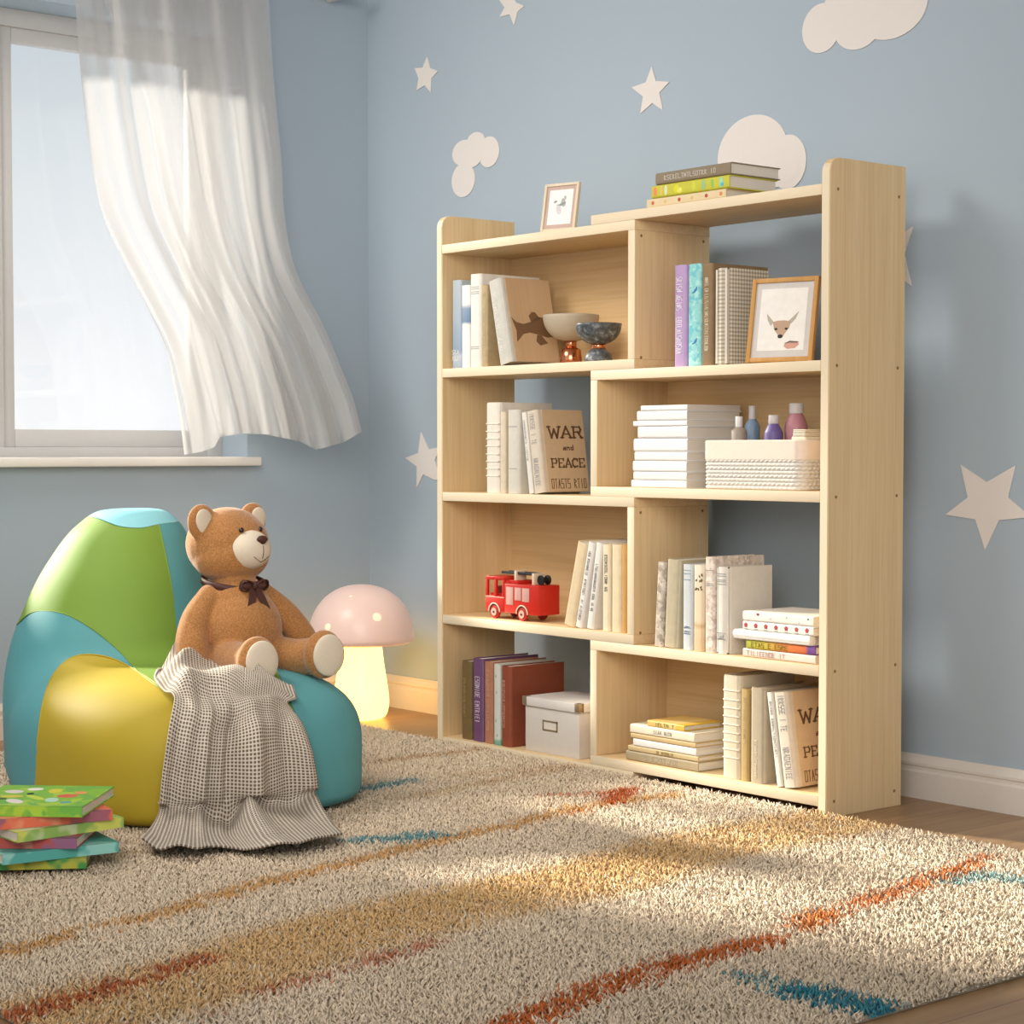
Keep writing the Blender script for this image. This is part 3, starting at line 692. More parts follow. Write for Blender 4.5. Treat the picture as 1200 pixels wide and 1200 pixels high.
    for s_ in (-1, 1):
        b = bmesh.new(); y = s_*.0265; z = .031; x = .080*math.sqrt(1-(y/.0885)**2-(z/.0765)**2)
        ell(b, hc+Vector((x+.0005, y, z)), (.005, .0056, .0056)); turn(b); fin('eye', b, M('20120E', .2, .6), root, smooth=True)
    # ribbon: neck band, two loops, knot, two tails
    RB = M('4C2C26', .55, .35, .08)
    b = bmesh.new(); nc = Vector((-.040, 0, .206)); ring = []
    for i in range(48):
        a = 2*PI*i/48; c_ = nc+Vector((.0605*math.cos(a), .066*math.sin(a), .012*math.cos(a)*-1))
        ring.append([b.verts.new(c_+Vector((0, 0, z))+Vector((math.cos(a), math.sin(a), 0))*x) for x, z in ((-.004, -.007), (.002, -.006), (.002, .006), (-.004, .007))])
    for i in range(48):
        r0, r1 = ring[i], ring[(i+1) % 48]
        for k in range(4): b.faces.new((r0[k], r1[k], r1[(k+1) % 4], r0[(k+1) % 4]))
    bmesh.ops.recalc_face_normals(b, faces=b.faces[:]); bow = fin('ribbon', b, RB, root, smooth=True, label='dark brown neck ribbon')
    kc = Vector((.030, .004, .202))
    for s_ in (-1, 1):
        b = bmesh.new()
        pts = [kc+Vector((.004*math.sin(2*PI*k/20)+.004, s_*(.017-.015*math.cos(2*PI*k/20)), .0095*math.sin(2*PI*k/20)*(1.1-.45*math.cos(2*PI*k/20)))) for k in range(20)]
        w = .006; rr = [[b.verts.new(p+Vector((dx, 0, dz))) for dx, dz in ((-w, -.001), (w, -.001), (w, .001), (-w, .001))] for p in pts]
        for i in range(20):
            r0, r1 = rr[i], rr[(i+1) % 20]
            for k in range(4): b.faces.new((r0[k], r1[k], r1[(k+1) % 4], r0[(k+1) % 4]))
        ell(b, kc+Vector((.004, s_*.017, 0)), (.006, .013, .008))
        bmesh.ops.recalc_face_normals(b, faces=b.faces[:]); fin('bow_loop', b, RB, bow, smooth=True)
        b = bmesh.new(); pp = [kc+Vector((.004, s_*.004, -.004)), kc+Vector((.014, s_*.010, -.022)), kc+Vector((.020, s_*.018, -.045)), kc+Vector((.021, s_*.022, -.060))]
        rr = []
        for p in pp:
            rr.append([b.verts.new(p+Vector((dx, dy, 0))) for dx, dy in ((0, -.0085), (0, .0085), (.0015, .0085), (.0015, -.0085))])
        for r0, r1 in zip(rr, rr[1:]):
            for k in range(4): b.faces.new((r0[k], r1[k], r1[(k+1) % 4], r0[(k+1) % 4]))
        b.faces.new(rr[0]); b.faces.new(rr[-1][::-1]); bmesh.ops.recalc_face_normals(b, faces=b.faces[:]); fin('ribbon_tail', b, RB, bow)
    b = bmesh.new(); ell(b, kc+Vector((.006, 0, 0)), (.007, .006, .0085)); fin('bow_knot', b, RB, bow, smooth=True)
bear()

# ---- throw blanket
def blanket():
    rows = [
     [(188, 787), (205, 772), (225, 764), (248, 762), (270, 762), (284, 780), (305, 794), (343, 806)],
     [(181, 797), (205, 785), (228, 776), (250, 773), (275, 776), (293, 794), (316, 806), (347, 819)],
     [(192, 810), (210, 803), (232, 800), (252, 800), (272, 806), (294, 814), (318, 818), (336, 825)],
     [(204, 824), (222, 830), (240, 836), (258, 840), (278, 838), (300, 836), (324, 836), (348, 845)],
     [(198, 862), (215, 868), (235, 872), (255, 874), (275, 872), (300, 868), (327, 866), (356, 872)],
     [(192, 905), (208, 912), (230, 918), (252, 921), (275, 920), (300, 915), (330, 908), (362, 906)],
     [(189, 942), (205, 952), (228, 959), (250, 962), (275, 959), (300, 955), (332, 946), (365, 940)],
     [(186, 968), (203, 977), (227, 981), (250, 981), (276, 978), (302, 974), (338, 964), (374, 957)],
     [(166, 993), (192, 1001), (226, 1002), (258, 994), (290, 997), (333, 1000), (366, 993), (401, 985)]]
    nr, ncn = len(rows), 8; K = np.zeros((nr, ncn, 3)); FZ = RUG_Z+.004
    bs = lambda p: np.minimum(bean_sdf(p)-.010, p[..., 2]-FZ-.004)
    for i, r in enumerate(rows):
        for j, (u, v) in enumerate(r): K[i, j] = hit_near(bs, u, v)
    def up(K, n):
        out = np.concatenate([crp(K[:, j], n)[:, None] for j in range(K.shape[1])], 1)
        return np.concatenate([crp(out[i], n)[None] for i in range(out.shape[0])], 0)
    P = up(K, 18); n, m = P.shape[:2]
    tq = np.linspace(0, 1, n)[:, None]; sq = np.linspace(0, 1, m)[None]
    N = grad(bean_sdf, P); zf = np.clip((P[..., 2:3]-FZ)/.06, 0, 1); N = N*zf+np.array([0, 0, 1.0])*(1-zf)
    N /= np.linalg.norm(N, axis=-1, keepdims=True)
    # hanging folds deepen downwards, the top is bunched
    ph = sq+.05*np.sin(3*tq)
    def ridge(c, w): return np.exp(-((ph-c)/w)**2)
    hang = np.clip((tq-.28)/.25, 0, 1)
    f = .020*(np.sin(2*PI*(ph*3.1+.1))*.5+.5)+.012*(np.sin(2*PI*(ph*6.3-.2*tq))*.5+.5)
    f = f*hang+hang*(-.012*ridge(.40, .035)-.016*ridge(.56, .045)+.022*ridge(.74, .10)+.016*ridge(.2, .12))
    topf = (1-hang)*(.018*(np.sin(2*PI*(tq*7+ph*1.2))*.5+.5)+.010*(np.sin(2*PI*(ph*2.5+tq*3))*.5+.5)+.02*ridge(.15, .12))
    topf = topf*np.clip(np.minimum(sq*5, (1-sq)*5), .15, 1)
    flo = np.clip((tq-.86)/.1, 0, 1); f = f*(1-.75*flo)+flo*.006*(np.sin(2*PI*(ph*2.6+.3+.4*np.sin(5*ph)))+1)
    P = P+N*(f+topf+.002)[..., None]
    for _ in range(4):
        d = bean_sdf(P); pen = np.clip(.007-d, 0, .05)[..., None]; P = P+grad(bean_sdf, P)*pen
        P[..., 2] = np.maximum(P[..., 2], FZ+.002)
    c0 = np.array([P[..., 0].mean(), P[..., 1].mean(), FZ])
    U = np.zeros((n, m, 2)); U[1:, :, 1] = np.cumsum(np.linalg.norm(np.diff(P, axis=0), axis=-1).mean(1))[:, None]
    U[:, 1:, 0] = np.cumsum(np.linalg.norm(np.diff(P, axis=1), axis=-1)[40:100].mean(0))[None]
    t = NT('waffle_knit'); uv = t.n('ShaderNodeUVMap'); sp = t.n('ShaderNodeSeparateXYZ'); t.l(uv.outputs[0], sp.inputs[0])
    k = PI/.0066
    sx = t.math('ABSOLUTE', t.math('SINE', t.math('MULTIPLY', sp.outputs[0], k))); sy = t.math('ABSOLUTE', t.math('SINE', t.math('MULTIPLY', sp.outputs[1], k)))
    pr = t.math('MULTIPLY', sx, sy); c = t.ramp(pr, [(.30, 'D9CFC2'), (.62, '74675B')]); f3 = t.noise(t.coord(), 200, 2)
    t.col(t.mix(.3, c, t.ramp(f3, [(.3, 'B8AEA4'), (.7, 'FFFFFF')]), 'MULTIPLY')); t.p(Roughness=.95); t.b.inputs['Specular IOR Level'].default_value = .1
    t.bump(t.math('SUBTRACT', 1.0, pr), .6, .0015)
    o = grid_mesh('blanket', P-c0, t.m, None, U); o.location = c0
    md = o.modifiers.new('s', 'SOLIDIFY'); md.thickness = .004; md.offset = 1; evaluated(o)
    return tag(o, 'grey and cream waffle knit blanket draped from the bean bag down onto the rug', 'blanket')
blanket()

# ------------------------------------------------------------------ BOOKS
PAGES = None
def pages_mat():
    t = NT('book_pages'); w = t.n('ShaderNodeTexWave'); w.wave_type = 'BANDS'; w.bands_direction = 'X'; w.inputs['Scale'].default_value = 320; w.inputs['Distortion'].default_value = 1.2
    t.l(t.coord(), w.inputs[0]); t.col(t.ramp(w.outputs[0], [(.2, 'CFC6BA'), (.8, 'EAE4DA')])); t.p(Roughness=.85); return t.m
PAGES = pages_mat()
def book_mesh(W, D, H, r=.25, tb=.0022):
    """open shell: two boards and a slightly rounded spine (spine on y = 0)"""
    bm = bmesh.new(); R = min(W*.5, W*r+.001); n = 5; out = [(0, D)]
    out += [(R-R*math.cos(a), R-R*math.sin(a)) for a in [i*PI/2/n for i in range(n+1)]]
    out += [(W-R+R*math.sin(a), R-R*math.cos(a)) for a in [i*PI/2/n for i in range(n+1)]]
    out += [(W, D)]; inn = []
    ctr = Vector((W/2, D/2))
    for x, y in out:
        inn.append((min(max(x, tb), W-tb), y if y >= D else max(y, tb)))
    a = [[bm.verts.new((x, y, z)) for x, y in out] for z in (0, H)]; b = [[bm.verts.new((x, y, z)) for x, y in inn] for z in (0, H)]
    k = len(out)
    for i in range(k-1):
        bm.faces.new((a[0][i], a[0][i+1], a[1][i+1], a[1][i])); bm.faces.new((b[0][i+1], b[0][i], b[1][i], b[1][i+1]))
        bm.faces.new((a[1][i], a[1][i+1], b[1][i+1], b[1][i])); bm.faces.new((a[0][i+1], a[0][i], b[0][i], b[0][i+1]))
    for i in (0, k-1):
        f = (a[0][i], a[1][i], b[1][i], b[0][i]); bm.faces.new(f if i else f[::-1])
    bmesh.ops.remove_doubles(bm, verts=bm.verts[:], dist=1e-6); bmesh.ops.recalc_face_normals(bm, faces=bm.faces[:]); return bm
def book(label, group, W, D, H, mat, loc, rot=(0, 0, 0), soft=False, flip=None, r=.2):
    o = empty('book', loc, rot); tag(o, label, 'book', group)
    c = fin('cover', book_mesh(W, D, H, r, .0012 if soft else .0022), mat, o, auto=40)
    ins = .0006 if soft else .0028; tb = .0011 if soft else .0021
    boxo('page_block', (tb, tb+.001, ins), (W-tb, D-ins*1.2, H-ins), PAGES, o)
    return o
def spine_ramp(name, stops, axis=2, noise=.0, const=False, nscale=18):
    t = NT(name); tc = t.n('ShaderNodeTexCoord'); sp = t.n('ShaderNodeSeparateXYZ'); t.l(tc.outputs['Generated'], sp.inputs[0]); f = sp.outputs[axis]
    if noise: f = t.math('ADD', f, t.math('MULTIPLY', t.math('SUBTRACT', t.noise(t.coord(), nscale, 3), .5), noise))
    t.col(t.ramp(f, stops, const)); t.p(Roughness=.55); return t.m
def blot_mat(name, base, cols, scale, th=.55, rough=.55):
    t = NT(name); v = t.coord(); cur = lin(base)
    for i, c in enumerate(cols):
        vv = t.n('ShaderNodeMapping'); vv.inputs['Location'].default_value = (3.1*i+1, 7.7*i, 2.3*i); t.l(v, vv.inputs[0])
        f = t.noise(vv.outputs[0], scale, 2); w = t.ramp(f, [(th-.02, '000000'), (th+.02, 'FFFFFF')]); cur = t.mix(w, cur, lin(c))
    t.col(cur); t.p(Roughness=rough); return t.m
def stand(label, group, u0, u1, vt, fl, y, depth, mat, lean=0, vb=None, ut=None, **k):
    """upright book whose spine foot spans u0..u1 in the plane y; vt: height of its top left corner"""
    vb = vb or project(np.array([[.5, y, fl]]))[0][1]
    xa, xb = aty(u0, vb, y).x, aty(u1, vb, y).x
    a = math.radians(lean); zt = aty(u0 if not ut else ut, vt, y).z; H = (zt-fl)/max(.5, math.cos(a)); W = (xb-xa)*math.cos(a)
    z = fl+(W*math.sin(a) if a > 0 else 0)+.0003
    if a > 0: xa = xa  # pivot corrected so that the lower right corner touches the board
    return book(label, group, W-.0006, depth, H, mat, (xa, y, z), (0, a, 0), **k), W-.0006, H
def spine_text(bk, W, H, z0, z1, mat, n=14, seed=0, hgt=.45, x=.5, down=True):
    """lettering down the spine between heights z0 and z1 (fractions)"""
    L = (z1-z0)*H; h = W*hgt*.8; n = int(n*1.7)
    letters('lettering', bk, (W*x-h/2, -.0001, z1*H), (0, 0, -1), (1, 0, 0), (0, -1, 0), L, h, n, mat, seed)
def spine_lines(bk, W, zs, mat, th=.0008, w=.7):
    for z in zs: boxo('spine_line', (W*(1-w)/2, -.0005, z-th), (W*(1+w)/2, .0002, z+th), mat, bk)
def bands(bk, W, H, zs, mat):
    for z in zs:
        b = bmesh.new(); box(b, (W*.05, -.0011, z*H-.0014), (W*.96, .003, z*H+.0014), .0006); fin('raised_band', b, mat, bk, auto=35)
WHT = M('EDEBE8', .55); INKD = M('4C4C50', .7); GOLD = M('C8B48C', .4); CREAMT = M('E8DCC4', .6); GREYT = M('9A9A9C', .6)

# left column, top compartment
G = 'books in the top left compartment'; fl = FLOOR_L[1]
b, W, H = stand('pale grey-blue book against the left side of the top left compartment', G, 529.3, 539.6, 329, fl, .020, .165, spine_ramp('cov1', [(0, '9DAFC2'), (.14, 'C9D2DC'), (.2, '93A7BF'), (.6, 'AEBCCB'), (1, 'B9C4CC')], 2, .15))
letters('lettering', b, (.0025, -.0001, .035), (1, 0, 0), (0, 0, 1), (0, -1, 0), W-.005, .010, 3, WHT, 3); letters('lettering', b, (.0025, -.0001, .020), (1, 0, 0), (0, 0, 1), (0, -1, 0), W-.005, .010, 3, WHT, 4)
b, W, H = stand('slim white book with a blue band round its middle, top left compartment', G, 540.2, 549.6, 335, fl, .016, .16, spine_ramp('cov2', [(0, 'E9E8E4'), (.52, 'E9E8E4'), (.56, '6E88A8'), (.72, '8298B4'), (.78, 'EDECE8'), (1, 'EDECE8')], 2, .06))
b, W, H = stand('tallest white book in the top left compartment', G, 550.2, 563.2, 322, fl, .012, .185, M('E6E2DA', .5))
spine_lines(b, W, [H*.86, H*.84, H*.81, H*.79, H*.22, H*.2], GREYT)
b, W, H = stand('tan book with worn gilt spine between the white book and the leaning fish book', G, 563.8, 570.8, 334.5, fl, .014, .175, M('B7A27C', .6, .3, .15)); spine_text(b, W, H, .2, .9, GOLD, 18, 5, .5)
def fish():
    b, W, H = stand('leaning grey-spined book with a brown fish on its kraft cover', G, 585.2, 600.5, 331.5, fl, .014, .150, M('C4C2BA', .6, .3, .08), lean=-12.5, ut=570)
    boxo('cover_face', (W-.0003, .014, .0005), (W+.0010, .150, H-.0005), wood_mat('kraft', 2, 'CCAE8A', 'D4B894', 'C2A07C', .8, .15), b, label='kraft brown front cover')
    spine_text(b, W, H, .12, .85, M('ECEAE4', .6), 16, 8, .3, .35)
    FB = M('7E5F44', .7); P0 = lambda q: Vector((W+.0009, .014+q[0]*.136, q[1]*H))
    f = bmesh.new(); pts = [(.02, .50), (.12, .44), (.28, .42), (.50, .46), (.62, .52), (.80, .50), (.98, .40), (1.0, .33), (.92, .28), (.78, .27), (.60, .30), (.40, .32), (.25, .30), (.08, .20), (.10, .34)]
    pts = [(x, y+.03) for x, y in pts]
    prism(f, [P0(q) for q in pts], (1, 0, 0), .0004); prism(f, [P0(q) for q in ((.46, .48), (.42, .55), (.50, .60), (.58, .60), (.68, .52))], (1, 0, 0), .0004)
    prism(f, [P0(q) for q in ((.56, .33), (.52, .25), (.60, .20), (.78, .23), (.66, .32))], (1, 0, 0), .0004); bmesh.ops.triangulate(f, faces=f.faces[:]); fin('fish_print', f, FB, b)
fish()
def bowl(label, u0, u1, vr, vb_, y, stem, mats, dark):
    xa, xb = aty(u0, vr, y), aty(u1, vr, y); R = (Vector((u1-u0, 0)).length)/2; d = (Vector((xa.x+xb.x, 2*y))/2)
    c = Vector(((xa.x+xb.x)/2, y, fl)); dist = (c-Vector(_C)).dot(Vector(_F)); R = (u1-u0)/2*dist/CF
    zr = aty((u0+u1)/2, vr, y).z-fl; zb = aty((u0+u1)/2, vb_, y).z-fl
    o = empty('footed_bowl', (c.x, c.y, fl+.0003)); tag(o, label, 'bowl', 'footed bowls')
    bm = bmesh.new(); n = 16; h = zr-zb
    pr = [(0, zb)]+[(R*math.sin(a)**.8, zb+h*(1-math.cos(a))) for a in [i*PI/2/n for i in range(1, n+1)]]
    pr += [(r-.003, z+.0005) for r, z in pr[:0:-1]]+[(0, zb+.004)]
    lathe(bm, pr, 56, cap=False); fin('bowl_cup', bm, mats[0], o, smooth=True)
    for nm, prof, m in stem: bm = bmesh.new(); lathe(bm, prof(zb), 40); fin(nm, bm, m, o, smooth=True)
    return o
COP = NT('copper'); COP.col(lin('D08A68')); COP.p(Metallic=1.0, Roughness=.22); COP = COP.m
MAR = NT('dark_stone'); f_ = MAR.noise(MAR.coord(), 90, 4, .7); MAR.col(MAR.ramp(f_, [(.4, '3E4246'), (.55, '5C6266'), (.66, '98A0A4')])); MAR.p(Roughness=.4); MAR = MAR.m
bowl('wide beige bowl on a round copper foot in the top left compartment', 636.5, 703, 369.5, 400, .125,
     [('neck', lambda z: [(.0135, z-.016), (.0125, z-.006), (.0135, z+.002)], COP), ('foot', lambda z: [(0, 0), (.019, 0), (.0245, .006), (.0262, .014), (.023, z-.020), (.014, z-.015)], COP)], [M('B9AC98', .55)], 0)
bowl('dark speckled stone bowl on a domed foot in front of the beige bowl', 674.5, 729, 379.5, 404, .070,
     [('neck', lambda z: [(.0165, z-.010), (.0150, z-.004), (.0165, z+.002)], COP), ('foot', lambda z: [(0, 0), (.032, 0), (.0325, .008), (.028, .020), (.017, z-.010)], MAR)], [MAR], 1)

# right column, top compartment
G = 'books in the top right compartment'; fl = FLOOR_R[1]
b, W, H = stand('lilac book with white lettering down its spine, top right compartment', G, 789, 804, 311.5, fl, .014, .165, M('B79AC6', .55, .3, .05)); spine_text(b, W, H, .12, .88, M('F0EAF2', .6), 15, 11, .55, .45)
b, W, H = stand('turquoise book with blue swirls beside the lilac book', G, 805, 820.6, 310.3, fl, .013, .165, blot_mat('cov_tq', '8FCFD0', ['A8DED8', '6FBFCB'], 60))
for z in (.24, .74):
    f = bmesh.new()
    for (dx, dz, rx, rz, an) in ((.0, .0, .0065, .0030, .6), (.003, .004, .0045, .0022, .9), (-.005, -.004, .006, .0016, .2)): ell(f, (W*.62+dx, .0002, z*H+dz), (rx, .0006, rz), Matrix.Rotation(-an, 3, 'Y'), 14, 8)
    fin('spine_motif', f, M('3C78B4', .6), b, label='blue swirl')
b, W, H = stand('brown book with a cream dotted title, third in the top right compartment', G, 821.4, 834.4, 309.5, fl, .013, .168, M('8E7656', .6, .3, .08)); spine_text(b, W, H, .14, .86, CREAMT, 24, 13, .4)
t = NT('gingham'); sp = t.n('ShaderNodeSeparateXYZ'); t.l(t.coord(), sp.inputs[0])
fx = [t.math('LESS_THAN', t.math('FRACT', t.math('MULTIPLY', t.math('ADD', s_, 2.0), 1/.0083)), .45) for s_ in (sp.outputs[1], sp.outputs[2])]
t.col(t.ramp(t.math('MULTIPLY', t.math('ADD', fx[0], fx[1]), .5), [(.0, 'E4DCCB'), (.5, 'BFB4A2'), (1.0, '9C917F')])); t.p(Roughness=.8); GING = t.m
b, W, H = stand('fat cloth album in beige gingham beside the framed deer picture', G, 836.4, 851.5, 315, fl, .013, .125, GING, r=.45)
def frame(label, TL, TR, BL, fl, y, ang, lean, depth, ft, mw, mats, art):
    """picture frame standing on a board, turned by ang and leaning back"""
    bl = aty(BL[0], BL[1], y); dist = (bl-Vector(_C)).dot(Vector(_F)); a = math.radians(ang)
    w = (TR[0]-TL[0])/CF*dist/math.cos(math.radians(50.35)-a); h = (BL[1]-TL[1])/CF*dist/math.cos(math.radians(lean))
    th = math.radians(lean); o = empty('framed_picture', (bl.x, y, fl+.0006+depth*math.sin(th)), (-th, 0, a)); tag(o, label, 'picture frame', 'framed pictures on the bookcase')
    o.rotation_euler = (Matrix.Rotation(a, 3, 'Z')@Matrix.Rotation(-th, 3, 'X')).to_euler(); fz = 0
    bm = bmesh.new()
    for lo, hi in (((0, 0, 0), (ft, depth, h)), ((w-ft, 0, 0), (w, depth, h)), ((ft, 0, 0), (w-ft, depth, ft)), ((ft, 0, h-ft), (w-ft, depth, h))): box(bm, lo, hi, .001)
    fin('frame', bm, mats[0], o, auto=35)
    boxo('mount', (ft-.001, depth*.35, ft-.001), (w-ft+.001, depth*.5, h-ft+.001), mats[1], o)
    q = (ft+mw, ft+mw*1.15, w-ft-mw, h-ft-mw); boxo('picture', (q[0], depth*.35-.0006, q[1]), (q[2], depth*.4, q[3]), mats[2], o)
    boxo('back_board', (ft*.4, depth*.55, ft*.4), (w-ft*.4, depth+.0005, h-ft*.4), mats[3], o)
    lg = bmesh.new(); k = h*.62; back = k*math.sin(th)+.018
    # strut reaching down to the board behind the frame
    zf = lambda yy: -yy*math.tan(-th)
    yb = depth+h*.42; prism(lg, [(w*.40, depth, k), (w*.40, yb, (yb-depth)*math.tan(th)+.001), (w*.40, yb-.016, (yb-.016-depth)*math.tan(th)+.001), (w*.40, depth, k*.55)], (1, 0, 0), w*.16)
    fin('stand', lg, mats[3], o)
    art(o, q, depth*.35-.0007, w, h); return o
def flat(o, name, pts, mat, y, th=.0003):
    b = bmesh.new(); prism(b, [(x, y, z) for x, z in pts], (0, -1, 0), th); bmesh.ops.triangulate(b, faces=[f for f in b.faces if len(f.verts) > 4]); return fin(name, b, mat, o)
def oval(cx, cz, rx, rz, n=18, rot=0): return [(cx+rx*math.cos(2*PI*k/n)*math.cos(rot)-rz*math.sin(2*PI*k/n)*math.sin(rot), cz+rx*math.cos(2*PI*k/n)*math.sin(rot)+rz*math.sin(2*PI*k/n)*math.cos(rot)) for k in range(n)]
def deer(o, q, y, w, h):
    W_, H_ = q[2]-q[0], q[3]-q[1]; c = lambda a, b: (q[0]+a*W_, q[1]+b*H_); g = lambda n, pts, m, k=0: flat(o, n, [c(*p) for p in pts], m, y-k*.0003)
    TN, DK, PK, GY = M('BFA189', .8), M('2A2422', .6), M('D0A08E', .8), M('B9AFA2', .8)
    g('deer_head', [(.30, .46), (.40, .48), (.55, .48), (.68, .46), (.66, .36), (.58, .28), (.54, .22), (.46, .20), (.42, .26), (.34, .34)], TN)
    g('deer_ear', [(.32, .46), (.16, .60), (.18, .50), (.26, .40)], GY); g('deer_ear', [(.62, .46), (.84, .62), (.78, .50), (.68, .42)], GY)
    g('deer_eye', [(x, z) for x, z in oval(.38, .345, .035, .018)], DK, 1); g('deer_eye', [(x, z) for x, z in oval(.60, .345, .035, .018)], DK, 1)
    g('deer_nose', oval(.485, .225, .055, .032), DK, 1); g('deer_back', [(.58, .06), (.60, .12), (.72, .145), (.86, .14), (.90, .09), (.82, .03), (.66, .02)], PK); g('deer_spots', [(.58, .105), (.70, .15), (.90, .13), (.86, .115), (.70, .12)], M('6E6258', .8), 1)
OAK = wood_mat('oak_frame', 2, 'C08F4E', 'CFA062', 'A97A3E', 1.2)
frame('orange oak frame with a young deer picture in the top right compartment', (884, 327), (954, 321.6), (873, 425.6), fl, .012, 15, 10.5, .012, .0095, .0125, [OAK, M('CFCBC8', .8), M('EEEBE6', .7), M('6A4A2E', .7)], deer)
def sketch(o, q, y, w, h):
    W_, H_ = q[2]-q[0], q[3]-q[1]; c = lambda a, b: (q[0]+a*W_, q[1]+b*H_)
    for i, (a, b_, r1, r2, m) in enumerate(((.62, .62, .09, .13, 'A9AFAE'), (.28, .66, .07, .035, '8C9896'), (.58, .58, .16, .04, '8E9694'), (.45, .42, .10, .14, 'D2CDD2'), (.68, .76, .05, .06, 'B5B9B8'), (.40, .56, .05, .02, 'A7B0AC'))):
        flat(o, 'brush_mark', oval(*c(a, b_), r1*W_, r2*H_, 14, .3), M(m, .8), y-.0001*i)
frame('small pale wood frame with a faint sketch standing on top of the bookcase', (638.75, 212), (678, 208), (632.5, 268.8), TOP_L, .018, 14, 10.7, .010, .0065, .0085, [wood_mat('pale_frame', 2, 'D8C8AE', 'E3D6C0', 'C6B498', 1.2), M('C0A69C', .8), M('EDEAE8', .7), M('2A241E', .6)], sketch)

# left column, second compartment
def war(group, label, u0, u1, vt, ut, fl, y, lean, depth, cut=None):
    b, W, H = stand(label, group, u0, u1, vt, fl, y, depth, M('CFC3B2', .65, .3, .06), lean=lean, ut=ut)
    FC = M('CFB493', .7, .25, .06); boxo('cover_face', (W-.0003, .016, .0005), (W+.0010, depth, H-.0005), FC, b, label='tan front cover')
    BK = M('6A4E38', .7); ax, up, nn = (0, 1, 0), (0, 0, 1), (1, 0, 0); L = depth-.016
    word('lettering', b, 'WAR', (W+.0010, .016+L*.08, H*.66), ax, up, nn, L*.88, H*.13, BK)
    word('lettering', b, 'and', (W+.0010, .016+L*.42, H*.51), ax, up, nn, L*.28, H*.055, BK, .2)
    word('lettering', b, 'PEACE', (W+.0010, .016+L*.10, H*.30), ax, up, nn, L*.86, H*.10, BK)
    letters('lettering', b, (W+.0010, .016+L*.08, H*.045), ax, up, nn, L*.88, H*.11, 11, BK, 77)
    spine_text(b, W, H, .58, .97, GREYT, 7, 21, .5); spine_text(b, W, H, .08, .42, GREYT, 6, 22, .5); return b
G = 'books in the second compartment of the left column'; fl = FLOOR_L[2]
RIBM = M('E4DCD0', .7, .3, .05)
b, W, H = stand('thick cream ring-banded album at the left of the second left compartment', G, 569, 585.3, 472, fl, .014, .165, RIBM); bands(b, W, H, [.19, .27, .35, .43, .52, .60, .68, .765], RIBM)
b, W, H = stand('thin cream book wedged beside the ring-banded album, second left compartment', G, 585.9, 592, 483, fl, .013, .15, M('D8CAB2', .6, .3, .1))
b, W, H = stand('off-white thick book left of the leaning pair in the second left compartment', G, 594, 608, 480.5, fl, .012, .155, M('CFCABF', .6, .3, .06)); spine_lines(b, W, [H*.8, H*.3], GREYT)
b, W, H = stand('thin white book leaning just left of the block-lettered tan book, second left compartment', G, 619.8, 625, 484, fl, .012, .150, M('DEDAD2', .6), lean=-8.5, ut=609.5); spine_text(b, W, H, .4, .9, GREYT, 10, 31, .4)
war(G, 'leaning tan book with big dark block letters, cover fully in view, second left compartment', 625.6, 638, 483, 615.5, fl, .012, -8.5, .140)

# left column, third compartment
G = 'books in the third compartment of the left column'; fl = FLOOR_L[3]
for (lb, u0, u1, vt, ut, ln, mt, tx) in (
    ('tan and pink book leaning at the left end of the row beside the fire engine', 660, 673, 638, 677.5, 14, M('DCC8A4', .65, .3, .08), None),
    ('white book leaning right, second in the row beside the fire engine', 673.8, 681.5, 636.8, 691, 13, M('E6E0DA', .6), (.08, .9, 20)),
    ('white book leaning right, third in the row beside the fire engine', 687, 695, 637, 699.8, 9.5, M('E4DFD8', .6), (.2, .75, 16)),
    ('cream book with dark spine letters standing fourth in the row beside the fire engine', 705.5, 714.5, 638, None, 0, M('E5D6B8', .6), (.45, .88, 9)),
    ('pale cream book with no title near the divider of the third left compartment', 716, 727.5, 638, None, 0, M('E2D0AE', .6, .3, .08), None),
    ('brownish yellow book against the divider in the third left compartment', 728, 733.6, 638.5, None, 0, M('C79C5E', .6, .3, .08), None)):
    b, W, H = stand(lb, G, u0, u1, vt, fl, .014, .145, mt, lean=ln, ut=ut)
    if tx: spine_text(b, W, H, tx[0], tx[1], INKD, tx[2], hash(lb) % 7 if False else len(lb), .4)
